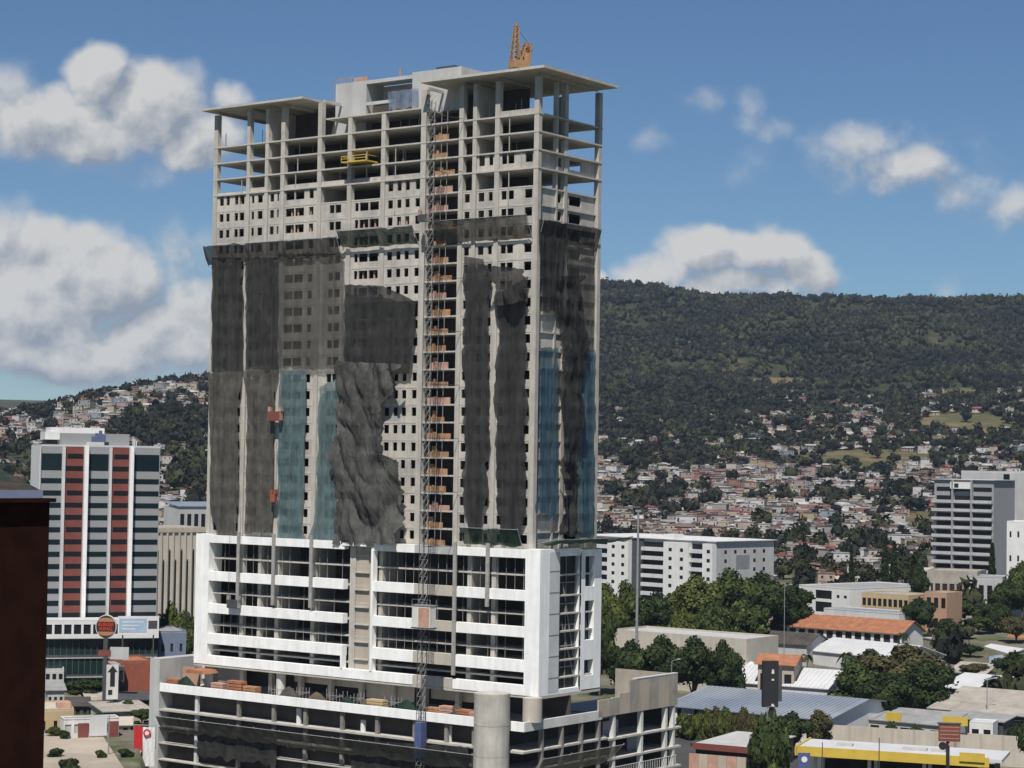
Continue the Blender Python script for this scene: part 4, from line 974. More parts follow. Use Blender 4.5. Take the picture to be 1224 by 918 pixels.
# pale forecourt and streets (sheets above the ground)
def sheet_on_ground(name, pts, m, label, lift=.06):
    mb = MB(); mb.add([(x, y, T(x, y) + lift) for x, y in pts], [tuple(range(len(pts)))]); o = mb.build(name, m); tag(o, label, kind='structure'); return o
G2 = lambda p, d: (GX(p, d), d)
sheet_on_ground('forecourt', [G2(20, 345), G2(160, 345), G2(176, 392), G2(120, 404), G2(20, 404)], 'pavement', 'pale beige forecourt in the lower left')
sheet_on_ground('road', [(-140, 280), (300, 280), (300, 312), (-140, 311)], 'asphalt', 'street passing in front of the site', .03)
sheet_on_ground('road', [G2(750, 380), G2(960, 380), G2(1000, 452), G2(780, 458)], 'asphalt', 'street between the base building and the fuel station', .04)
# ---- foreground brown building
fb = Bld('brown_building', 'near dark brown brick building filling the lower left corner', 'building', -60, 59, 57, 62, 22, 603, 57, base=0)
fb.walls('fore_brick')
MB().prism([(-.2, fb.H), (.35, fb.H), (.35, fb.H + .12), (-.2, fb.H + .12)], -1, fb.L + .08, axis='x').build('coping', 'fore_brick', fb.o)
fr_ = Bld('green_roofed_wing', 'dark green tiled roof with a blue-grey eave behind the near brown building', 'building', -60, 90, 43, 92, 14, 598, 43, base=0)
fr_.walls('fore_brick'); fr_.part('eave', 'fore_cap', -1, fr_.L + .1, -.35, 14, fr_.H + .01, fr_.H + .42)
MB().prism([(-.25, fr_.H + .43), (14, fr_.H + .43), (14, fr_.H + 1.3), (6, fr_.H + 1.35)], -1, fr_.L + .0, axis='x').build('roof', 'fore_roof', fr_.o)
# ---- white apartment block right of the tower
ap = Bld('apartment_block', 'white apartment block with banded balconies and stepped blank walls behind the trees', 'building', 690, 703, 856, 660, 30, 642, 856)
ap.walls('grey_wall', sides=False); ap.flat('light_grey', .0, over=.8)
XA = lambda p: (p - 690) / 166 * ap.L
fh = 10.55 / F * 680
for (a, b_) in ((732.5, 758), (800, 828.5), (845, 856)):
    MB().box(XA(a), XA(b_), -2.2, -.002, 0, ap.H - .7).build('white_bay', 'white_paint', ap.o)
    for r in range(6):
        for f in (.22, .68) if b_ - a > 15 else (.45,):
            x = XA(a) + (XA(b_) - XA(a)) * f; z = ap.H - 2.6 - r * fh; MB().box(x, x + 1.3, -2.24, -2.2, z - 1.1, z).build('window', 'glass', ap.o)
for (a, b_) in ((700, 732.5), (772, 800), (828.5, 845)):
    for r in range(8):
        z = ap.H - 1.0 - r * fh
        MB().box(XA(a), XA(b_), -.05, 0.02, z - 1.7, z - .1).build('balcony_opening', 'glass', ap.o)
        MB().box(XA(a), XA(b_), -1.6, -.052, z - 2.95, z - 1.75).build('balcony_band', 'light_grey', ap.o)
MB().box(XA(758), XA(772), -.3, 0, 0, ap.H - .3).build('gap_shade', 'dark_metal', ap.o)  # raised dark box, painted shade for the gap between the bays
for r in range(3):
    for c in range(5):
        y = 4 + c * 5; z = ap.H - 2.8 - r * fh; MB().box(ap.L, ap.L + .05, y, y + 1.2, z - 1.1, z).build('window', 'glass', ap.o) if not (c in (1, 2) and r in (1, 2)) else None
MB().box(ap.L, ap.L + .06, 10, 17, ap.H - 9, ap.H - 4.5).build('lattice_screen', 'steel', ap.o)
MB().box(XA(788), XA(800), 3, 8, ap.H + .2, ap.H + 1.6).build('roof_box', 'white_paint', ap.o)
# ---- dark slab tower and pale tower on the right
dt = Bld('slab_tower', 'dark grey slab tower with pale balcony bands on the right', 'building', 1116, 742, 1187, 728, 18, 574, 1187)
dt.walls('grey_panel', sides=False); dt.flat('white_roof', 0, over=.8)
fh = 10.3 / F * 735; XD = lambda f: f * dt.L
for r in range(12):
    z = dt.H - 2.6 - r * fh
    for (a, b_) in ((.04, .31), (.35, .63), (.66, .97)):
        MB().box(XD(a), XD(b_), -.06, .02, z - 1.5, z).build('window', 'glass', dt.o)
    if r > 0: MB().box(XD(-.02), XD(.99), -1.4, -.07, z - 2.6, z - 1.55).build('balcony_band', 'grey_wall', dt.o)
for f in (.32, .64): MB().box(XD(f), XD(f + .025), -1.5, -.001, 0, dt.H).build('fin', 'grey_panel', dt.o)
MB().box(XD(.30), XD(.64), -1.5, -.08, dt.H - 3.2, dt.H - .8).build('top_panel', 'white_paint', dt.o); MB().box(XD(.37), XD(.44), -1.55, -1.5, dt.H - 2.8, dt.H - 1.3).build('panel_emblem', 'dark', dt.o)
pt = Bld('pale_tower', 'pale concrete tower with a dark window column behind the dark slab tower', 'building', 1148, 775, 1226, 760, 16, 565, 1200)
pt.walls('grey_wall', sides=False); pt.flat('light_grey', .4)
XP = lambda p: (p - 1148) / 78 * pt.L
MB().box(XP(1199), XP(1207), -.05, 0, 0, pt.H - .5).build('glazed_strip', 'glass', pt.o)
for r in range(12): z = pt.H - 1.5 - r * 3.2; MB().box(XP(1199), XP(1207), -.3, -.05, z - 1.3, z - .3).build('spandrel', 'light_grey', pt.o) if r % 2 else None
MB().box(XP(1207.5), XP(1208.6), -.8, 0, 0, pt.H).build('fin', 'light_grey', pt.o)
wb = Bld('white_building', 'small white building at the right edge in front of the pale tower', 'building', 1203, 690, 1250, 685, 14, 625, 1215)
wb.walls('white_paint', 4, 5, (.4, .65), (.35, .6), sides=False).flat('white_roof', .4)
pb = Bld('low_building', 'low beige base with dark red openings in front of the dark slab tower', 'building', 1108, 712, 1168, 705, 16, 683, 1130)
pb.walls('grey_beige_roof', 1, 7, (.2, .7), (.15, .85), pane='dark_brown', sides=False).flat('grey_beige_roof', .3)
pc = Bld('tower_annexe', 'low grey annexe right of the dark tower base', 'building', 1158, 700, 1198, 695, 12, 690, 1175); pc.walls('grey_wall', 1, 4, sides=False).flat('blue_grey_roof', .3)
# ---- low modern building, yellow building
mb1 = Bld('modern_building', 'white low modern building with a dark square opening, behind the tiled school', 'building', 955, 690, 1016, 672, 40, 701, 1000)
mb1.walls('white_paint', 0, 0, extra=[(mb1.L * .33, mb1.L * .65, mb1.H - 3.6, mb1.H - .8), (mb1.L * .33, mb1.L * .65, mb1.H - 8, mb1.H - 4.6), (mb1.L * .74, mb1.L * .8, mb1.H - 3, mb1.H - 2), (mb1.L * .88, mb1.L * .94, mb1.H - 3, mb1.H - 2)]).flat('grey_roof', .3)
ylb = Bld('yellow_building', 'yellow-ochre building with a row of dark windows, right of the white modern one', 'building', 1030, 662, 1086, 650, 14, 710, 1060)
ylb.walls('yellow_wall', 2, 9, (.4, .8), (.15, .85), sides=False).flat('grey_beige_roof', .3)
pe = Bld('peach_building', 'small peach walled building among dark trees below the slab tower', 'building', 1106, 655, 1132, 650, 10, 709, 1119); pe.walls('peach_wall', 2, 3, sides=False).flat('grey_beige_roof', .3)
fl = Bld('flat_roofed_block', 'long flat grey-blue roof in front of the white modern building', 'building', 985, 655, 1075, 635, 12, 729, 1030); fl.walls('light_grey', 1, 8, sides=False).flat('blue_grey_roof', .3)
# ---- tiled school
sch = Bld('school_building', 'long white building with an orange tiled roof and a row of dark openings', 'building', 921, 640, 1078, 612, 14, 746, 921)
sch.walls('white_paint', 1, 14, (.45, .88), (.15, .85), sides=False, pane='dark'); sch.gable('terracotta', 3.2, .8, corr=.9)
shh = ZP(1000, 762, 600)
# ---- white and brown roofs mid
wr = Bld('white_roofed_hall', 'hall with a broad white metal roof in front of the tiled school', 'building', 968, 585, 1070, 562, 22, 778, 1010); wr.walls('light_grey'); wr.gable('white_roof', 3.0, .5, corr=1.4)
br = Bld('brown_roofed_building', 'low building with a dull brown roof between the beige wall and the white hall', 'building', 893, 590, 965, 580, 16, 767, 930); br.walls('grey_wall', sides=False); br.gable('inner_wall', 2.6, .6, corr=1.2)
bwl = Bld('beige_hall', 'long low beige building behind the dark trees, with a pale roof edge', 'building', 733, 545, 893, 520, 16, 756, 800); bwl.walls('pale_beige', 1, 12, (.55, .75), (.2, .6), sides=False).flat('grey_wall', .5)
# ---- warehouse
wh = Bld('warehouse', 'warehouse with a big blue-grey sheet roof and white walls beside the parking structure', 'building', 800, 462, 990, 440, 40, 845, 900)
wh.walls('white_paint', 1, 9, (.55, .95), (.55, .8), sides=False, pane='dark'); wh.gable('blue_grey_roof', 2.6, .8, corr=1.1)
wh2 = Bld('white_ridge_hall', 'white sheet-roofed hall rising behind the blue-grey warehouse roof', 'building', 862, 506, 990, 492, 20, 815, 925); wh2.walls('light_grey', sides=False); wh2.gable('white_roof', 3.4, .5, corr=1.2)
tank = PT(898, 795, 520); o = empty('water_tank', (tank.x, tank.y, T(tank.x, tank.y)), 0, 'round white tank behind the warehouse ridge, left of the brown-capped sign', 'tank')
hh = tank.z - o.location.z; MB().bar((0, 0, 0), (0, 0, hh - .2), 2.0, 20).build('tank_body', 'white_paint', o); MB().bar((0, 0, hh - .2), (0, 0, hh + .9), 2.0, 20, .3).build('tank_lid', 'white_roof', o)
bt = Bld('tiled_kiosk', 'small building with a rusty brown hipped roof behind the dark pylon sign', 'building', 907, 500, 950, 497, 10, 793, 928); bt.walls('beige', 1, 3, sides=False); bt.gable('terracotta', 1.8, .8)
# pylon sign, the shade on it put into a dark colour
q = PT(922, 845, 430); gz = T(q.x, q.y); ps = empty('dark_pylon_sign', (q.x, q.y, gz), .1, 'tall box sign, toned dark as in shade, on a post in front of the warehouse roof', 'sign')
z0, z1 = q.z - gz, ZP(922, 790, 430) - gz
MB().box(-.35, .35, -.3, .3, 0, z0).build('post', 'dark', ps); MB().box(-1.95, 1.3, -.7, .7, z0, z1).build('sign_box', 'dark', ps); MB().box(1.3, 2.1, -.5, .5, z0 + 1.2, z1 - 1.1).build('side_box', 'dark_metal', ps)
b = MB()
for zc, h_ in ((z1 - 2.6, .9), (z1 - 4.0, .35), (z0 + .3, .4)): b.prism([(.1 - .3, zc), (.1 + .3, zc), (.1 + .2, zc + h_), (.1 - .2, zc + h_)], -.74, -.7)
b.build('light_mark', 'dirty_white', ps)
# red fascia shop, wall boxes
rs2 = Bld('red_fascia_shop', 'low shop with a grey flat roof and dark red fascia beside the parking structure', 'building', 834, 414, 903, 408, 22, 890, 868); rs2.walls('dark_metal', 1, 5, (.1, .6), (.1, .9), sides=False, pane='glass').flat('grey_wall', 0, over=.4); rs2.part('fascia', 'brick', -.5, rs2.L + .5, -.6, -.42, rs2.H - .9, rs2.H + .35)
pk = Bld('boundary_wall', 'pinkish boundary wall of tall panels below the red fascia shop', 'wall', 826, 399, 894, 394, .4, 901, 860)
for i in range(6): pk.part('wall_panel', 'pink_block' if i % 2 == 0 else 'beige', pk.L * i / 6 + .03, pk.L * (i + 1) / 6 - .03, 0, .35, 0, pk.H)
# ---- fuel station
fs_ = Bld('fuel_station_canopy', 'fuel station canopy with a white top and yellow edge at the bottom right', 'canopy', 955, 388, 1199, 375, 13, 886, 1080, z1=ZP(955, 893, 388))
zc = fs_.H
fs_.part('canopy_roof', 'white_roof', 0, fs_.L, 0, 13, zc - .6, zc); fs_.part('yellow_fascia', 'yellow_paint', -.15, fs_.L * .94, -.3, -.005, zc - 1.5, zc + .25); fs_.part('side_fascia', 'yellow_paint', -.4, -.005, -.3, 13, zc - 1.5, zc + .25)
for i in range(4):
    x = fs_.L * (.08 + .27 * i); MB().box(x - .3, x + .3, 2, 2.6, 0, zc - .6).build('post', 'white_paint', fs_.o); MB().box(x - .3, x + .3, 9, 9.6, 0, zc - .6).build('post', 'white_paint', fs_.o)
for x, w_ in ((.17, 3), (.5, 4.5), (.64, 2.6)): MB().box(fs_.L * x, fs_.L * x + w_, 5, 6.4, zc + .005, zc + .5).build('roof_unit', 'grey_wall', fs_.o)
fs_.part('yellow_sign', 'yellow_paint', fs_.L * .8, fs_.L * .92, -.6, -.31, zc - .6, zc + 1.0)
st = Bld('fuel_station_shop', 'dark glazed shop under the white and yellow canopy', 'building', 985, 402, 1190, 390, 8, 901, 1080); st.walls('dark_brown', 1, 12, (.1, .8), (.06, .94), sides=False).flat('grey_wall', .2)
q = PT(962, 917, 384); o = empty('blue_banner_sign', (q.x, q.y, T(q.x, q.y)), 0, 'blue upright banner sign at the left end of the yellow canopy', 'sign'); zz = ZP(962, 900, 384) - o.location.z
MB().box(-1.3, 1.0, 0, .2, zz - 4.5, zz).build('blue_board', 'blue_panel', o); MB().box(-.1, .1, .2, .35, 0, zz).build('post', 'steel', o)
b = disc(.55, -.05, 0, -.1, zz - 1.2); b.build('mark', 'white_paint', o)
for i, (p, y1, y0) in enumerate(((1051, 882, 920), (983, 887, 905))):
    q = PT(p, y1, 372 - i); g0 = T(q.x, q.y); o = MB().bar((0, 0, 0), (0, 0, q.z - g0), .13, 6, .08).build('lamp_post', 'dark_metal', None, (q.x, q.y, g0)); tag(o, ('thin dark post before the middle of the yellow canopy', 'thin dark post near the left end of the yellow canopy')[i], 'post')
# brown sign on post
q = PT(1133, 886, 362); gz = T(q.x, q.y); o = empty('brown_sign', (q.x, q.y, gz), -.1, 'brown box sign on a dark post with a round object below it, bottom right', 'sign'); z0, z1 = q.z - gz, ZP(1133, 864, 362) - gz
MB().box(-.3, .3, -.2, .2, 0, z0).build('post', 'dark', o); MB().box(-1.6, 2.1, -.4, .4, z0, z1 - .2).build('sign_box', 'brick', o); MB().box(-1.8, 2.3, -.5, .5, z1 - .2, z1).build('sign_cap', 'dark_metal', o)
for i in range(4): MB().box(-1.4, 1.9, -.43, -.4, z0 + .5 + i * .65, z0 + .62 + i * .65).build('slat', 'peach_wall', o)
disc(.7, -.4, -.2, -.9, z0 - .8).build('round_sign', 'dark', o); disc(.42, -.43, -.4, .5, z0 - .5).build('round_sign', 'pink_block', o)
for (a, b_, y, d, lb) in ((1128, 1158, 856, 430, 'yellow panel sign above the brown box sign'), (1060, 1078, 851, 445, 'small yellow panel standing on the grey shed roof')):
    o = Bld('sign', lb, 'sign', a, d, b_, d - 2, .3, y, (a + b_) / 2); o.part('panel', 'yellow_paint', 0, o.L, 0, .25, o.H - 1.8, o.H); o.part('post', 'steel', o.L * .45, o.L * .55, .25, .4, 0, o.H - .5)
# ---- sheds and roofs bottom right
lw = Bld('compound_wall', 'long pale compound wall behind the fuel station canopy', 'wall', 990, 440, 1226, 425, .5, 868, 1100)
lw.part('wall', 'pale_beige', 0, lw.L, 0, .4, 0, lw.H)
for i in range(9): lw.part('pilaster', 'beige', lw.L * i / 9, lw.L * i / 9 + .5, -.15, 0, 0, lw.H + .1)
for (a, da, b_, db, dep, yy, ym, m, rf, rise, lb) in (
        (1006, 462, 1046, 458, 10, 856, 1025, 'light_grey', 'grey_roof', 1.2, 'small grey-roofed shed at the foot of the big dark trees'),
        (1040, 458, 1130, 448, 12, 861, 1085, 'grey_wall', 'grey_roof', 1.6, 'long grey shed roof carrying the small yellow panel'),
        (1112, 476, 1232, 462, 20, 848, 1170, 'dark_metal', 'grey_beige_roof', 3.4, 'big sloped beige-grey shed roof at the right edge'),
        (1128, 462, 1200, 454, 7, 858, 1165, 'dark_metal', 'grey_roof', .8, 'low grey shed roof in front of the big sloped one'),
        (1124, 528, 1190, 518, 14, 822, 1155, 'dark_metal', 'white_roof', 2.6, 'pale corrugated shed roof right of the big dark trees'),
        (1136, 560, 1178, 555, 10, 804, 1157, 'beige', 'grey_beige_roof', 2.0, 'brownish shed roof just behind the pale corrugated one')):
    s_ = Bld('shed', lb, 'shed', a, da, b_, db, dep, yy, ym, group=None); s_.walls(m, 1, 5, (.2, .8), (.1, .7), sides=False, pane='dark'); s_.shed(rf, rise)
x_ = Bld('white_annexe', 'white boxy annexe under the grey shed roof at the right', 'building', 1160, 446, 1188, 444, 6, 864, 1174); x_.walls('white_paint', 1, 2, sides=False).flat('white_roof', .1)
x_ = Bld('white_gabled_house', 'white gabled house with a small window at the right edge', 'house', 1160, 620, 1196, 606, 16, 781, 1180); x_.walls('white_paint', 1, 2, (.4, .6), (.5, .7), sides=False); x_.gable('white_roof', 2.4, .8)
x_ = Bld('white_lean_to', 'long thin white roof left of the white gabled house', 'shed', 1140, 618, 1180, 608, 6, 795, 1160); x_.walls('dirty_white', sides=False); x_.shed('white_roof', .8)
x_ = Bld('orange_roofed_house', 'house with an orange roof cut by the right edge of the picture', 'house', 1196, 640, 1240, 632, 14, 772, 1215); x_.walls('beige', 1, 4, sides=False); x_.gable('terracotta', 3, .6, corr=1)
x_ = Bld('teal_walled_house', 'small house with a teal wall below the orange roof at the right edge', 'house', 1183, 585, 1206, 582, 8, 787, 1195); x_.walls('net_teal' if False else 'pale_blue', 1, 2, sides=False).flat('grey_roof', .2)
# ---- lamp mast
q = PT(763, 612, 500); gz = T(q.x, q.y); o = empty('lamp_mast', (q.x, q.y, gz), 0, 'very tall slim grey mast rising in front of the apartment block', 'mast'); hh = q.z - gz
MB().bar((0, 0, 0), (0, 0, hh), .42, 12, .26).build('mast', 'steel', o); MB().box(-.7, .7, -.3, .3, hh, hh + .5).build('lamp_head', 'steel', o)
# streets poles
for i, (p, yt, d) in enumerate(((938, 700, 560), (1180, 812, 470), (917, 845, 425), (1146, 770, 590), (803, 790, 470))):
    q = PT(p, yt, d); gz = T(q.x, q.y); o = empty('street_lamp', (q.x, q.y, gz), U(-1, 1), ('thin street lamp in front of the trees left of the tiled school', 'thin street lamp at the right beside the sheds', 'thin street lamp just left of the green bush below the dark sign', 'thin street lamp near the white gabled house', 'thin street lamp above the parking structure end')[i], 'street lamp', 'street lamps')
    MB().bar((0, 0, 0), (0, 0, q.z - gz), .13, 6, .08).build('pole', 'steel', o); MB().bar((0, 0, q.z - gz - .05), (1.8, 0, q.z - gz + .35), .07, 5).build('arm', 'steel', o); MB().box(1.5, 2.3, -.15, .15, q.z - gz + .28, q.z - gz + .44).build('lamp_head', 'light_grey', o)
# ---- cars
def car(px, d, rz, m, label):
    q = PT(px, 880, d); x, y = q.x, q.y
    c = empty('parked_car', (x, y, T(x, y) + .08), rz, label, 'car', 'cars parked on the street')
    prof = [(-2.1, .35), (2.1, .35), (2.15, .75), (1.3, .92), (.6, 1.42), (-1.1, 1.45), (-1.9, .95), (-2.15, .8)]
    MB().prism(prof, -.82, .82).build('body', m, c)
    MB().prism([(.62, 1.36), (1.2, .95), (-1.75, .97), (-1.08, 1.39)][::-1], -.84, .84).build('window', 'glass', c)
    for sx2 in (-1.3, 1.3):
        for sy2 in (-.8, .8):
            w2 = disc(.33, sy2 - .1, sy2 + .1, sx2, .33, n=14).build('wheel', 'dark', c)
            disc(.18, sy2 - .12, sy2 + .12, sx2, .33, n=10).build('rim', 'steel', w2)
    for s2 in (-.6, .6): MB().box(2.08, 2.17, s2 - .18, s2 + .18, .6, .75).build('headlight', 'white_paint', c)
for a in ((851, 444, .2, 'white_paint', 'white car parked right of the parking structure behind the red fascia shop'), (864, 450, .1, 'pale_blue', 'pale blue car just behind the white one beyond the parking structure'), (838, 446, .3, 'dark_metal', 'dark car close to the end of the parking structure'), (1003, 386, 1.0, 'red_paint', 'red car under the left part of the yellow canopy')): car(*a)
# ================================================================== TREES, HILLSIDE HOUSES, WOODS, HAZE
rs_ = np.random.RandomState(5)
def ico(sub=1):
    import bmesh
    bm = bmesh.new(); bmesh.ops.create_icosphere(bm, subdivisions=sub, radius=1.0)
    v = np.array([x.co[:] for x in bm.verts]); f = [[q.index for q in t.verts] for t in bm.faces]; bm.free(); return v, f
IV2, IF2 = ico(2); IV1, IF1 = ico(1)
def crown_geo(W, Hc, zb, lobes, leaves, leaf, seed, sub=2, flat=.75):
    """list of verts/faces for a crown of lobes with leaf clumps; base of crown at zb"""
    r = np.random.RandomState(seed); V = []; Fc = []
    iv, jf = (IV2, IF2) if sub == 2 else (IV1, IF1)
    L_ = []
    for i in range(lobes):
        a = r.rand() * 2 * math.pi; q = math.sqrt(r.rand()) * W * .36; t = r.rand()
        cz = zb + Hc * (.22 + .6 * t * (1 - (q / (W * .5)) ** 2 * .6)); rad = W * (.13 + .12 * r.rand())
        L_.append((q * math.cos(a), q * math.sin(a), cz, rad, rad * flat * (.8 + .4 * r.rand())))
    L_.append((0, 0, zb + Hc * .5, W * .26, Hc * .36)); L_.append((0, 0, zb + Hc * .78, W * .17, Hc * .2))
    for (x, y, z, ra, rz_) in L_:
        o = len(V); n = np.array([noise.noise(Vector((p * 1.7).tolist()) + Vector((x, y, z))) for p in iv])
        vv = iv * (1 + .35 * n[:, None]) * np.array([ra, ra, rz_]) * .86 + np.array([x, y, z])
        V += vv.tolist(); Fc += [tuple(k + o for k in t) for t in jf]
    per = leaves // len(L_)
    for (x, y, z, ra, rz_) in L_:
        for i in range(per):
            d = r.randn(3); d /= np.linalg.norm(d); d[2] = abs(d[2]) if r.rand() < .6 else d[2]
            k = .86 + .28 * r.rand() ** 1.5; p = np.array([x, y, z]) + d * np.array([ra, ra, rz_]) * k
            u = r.randn(3); u -= u.dot(d) * d * .6; u /= np.linalg.norm(u); w_ = np.cross(u, d + .5 * r.randn(3)); w_ /= np.linalg.norm(w_) + 1e-6
            s = leaf * (.6 + .8 * r.rand()); o = len(V)
            V += [(p - u * s).tolist(), (p + w_ * s * .7).tolist(), (p + u * s).tolist(), (p - w_ * s * .7).tolist()]; Fc.append((o, o + 1, o + 2, o + 3))
    return V, Fc
def trunk_mesh(W, Hc, zb, seed):
    r = random.Random(seed); b = MB(); R_ = W * .035
    b.bar((0, 0, -.5), (.1, 0, zb + Hc * .2), R_, 8, R_ * .7)
    for i in range(6):
        a = i * 1.05 + r.random(); q = W * .3
        m = (q * .4 * math.cos(a), q * .4 * math.sin(a), zb + Hc * .25); b.bar((.1, 0, zb * .7), m, R_ * .55, 5, R_ * .35); b.bar(m, (q * math.cos(a), q * math.sin(a), zb + Hc * (.45 + .2 * r.random())), R_ * .35, 5, R_ * .1)
    return b
PROTO = {}
def tree_proto(kind, m, i):
    key = (kind, m, i)
    if key in PROTO: return PROTO[key]
    if kind == 'broad': V, Fc = crown_geo(10, 6.2, 2.0, 15, 4200, .30, 10 + i)
    elif kind == 'tall': V, Fc = crown_geo(10, 10, 2.5, 15, 4200, .30, 40 + i, flat=1.0)
    elif kind == 'bush': V, Fc = crown_geo(10, 6.5, -1.2, 10, 2400, .4, 60 + i)
    elif kind == 'cypress':
        V, Fc = [], []; r = np.random.RandomState(i)
        for j in range(9):
            z = 1 + j * 2.1; ra = 1.9 * (1 - (j / 9.5) ** 1.4) * (.85 + .3 * r.rand()); o = len(V)
            V += (IV1 * (1 + .2 * r.randn(len(IV1), 1)) * [ra * .8, ra * .8, 1.9] + [0, 0, z + .8]).tolist(); Fc += [tuple(k + o for k in t) for t in IF1]
            for q in range(190):
                a = r.rand() * 6.28; p = np.array([math.cos(a) * ra * (.75 + .4 * r.rand()), math.sin(a) * ra * (.75 + .4 * r.rand()), z + 2.2 * r.rand()]); u = r.randn(3) * .3; w_ = r.randn(3) * .2; u[2] += .25; o = len(V)
                V += [(p - u).tolist(), (p + w_).tolist(), (p + u).tolist(), (p - w_).tolist()]; Fc.append((o, o + 1, o + 2, o + 3))
    elif kind == 'palm':
        V, Fc = [], []; r = np.random.RandomState(i)
        for j in range(17):
            a = j * 2.4; up = .9 * r.rand() + .1; prev = None
            for k in range(9):
                t = k / 8; q = 3.4 * t; z = 8 + up * 2.2 * t - 3.2 * t * t * (1.1 - up * .5); w_ = .42 * math.sin(math.pi * min(1, t + .12)) + .03
                c = np.array([math.cos(a) * q, math.sin(a) * q, z]); s = np.array([-math.sin(a), math.cos(a), 0]) * w_; o = len(V)
                V += [(c - s - [0, 0, w_ * .5]).tolist(), c.tolist(), (c + s - [0, 0, w_ * .5]).tolist()]
                if k: Fc += [(o - 3, o - 2, o + 1, o), (o - 2, o - 1, o + 2, o + 1)]
    mb = MB(); mb.v = V; mb.f = Fc; mb.m = [0] * len(Fc); cm = mb.mesh('crown', m)
    if kind in ('broad', 'bush'): tm = trunk_mesh(10, 6.2, 2.0 if kind == 'broad' else .3, i)
    elif kind == 'tall': tm = trunk_mesh(10, 10, 2.5, i)
    elif kind == 'cypress': tm = MB().bar((0, 0, -.5), (0, 0, 18), .3, 6, .05)
    else: tm = MB().bar((0, 0, -.5), (.3, 0, 4), .28, 8, .2).bar((.3, 0, 4), (0, 0, 8.1), .2, 8, .16)
    PROTO[key] = (cm, tm.mesh('trunk', 'bark')); return PROTO[key]
NH = {'broad': 8.6, 'tall': 12.8, 'bush': 5.4, 'cypress': 20.5, 'palm': 9.6}; NW = {'broad': 10, 'tall': 10, 'bush': 10, 'cypress': 4, 'palm': 6.5}
def tree(px, ytop, wpx, d, kind, m, label, group=None, cat='tree', i=None):
    q = PT(px, ytop, d); gz = T(q.x, q.y); h = max(1.5, q.z - gz); wd = wpx / F * d
    i = int(rs_.randint(3)) if i is None else i
    cm, tm = tree_proto(kind, m, i)
    nm = {'broad': 'tree', 'tall': 'tree', 'bush': 'bush', 'cypress': 'cypress_tree', 'palm': 'palm_tree'}[kind]
    o = empty(nm, (q.x, q.y, gz), U(0, 6.28), label, cat, group); o.scale = (wd / NW[kind], wd / NW[kind], h / NH[kind])
    share('trunk', tm, o); share('crown', cm, o); return o
LD, LM, LO, LB_ = 'leaf_dark', 'leaf_mid', 'leaf_olive', 'leaf_brown'
GT = 'city trees around the buildings'
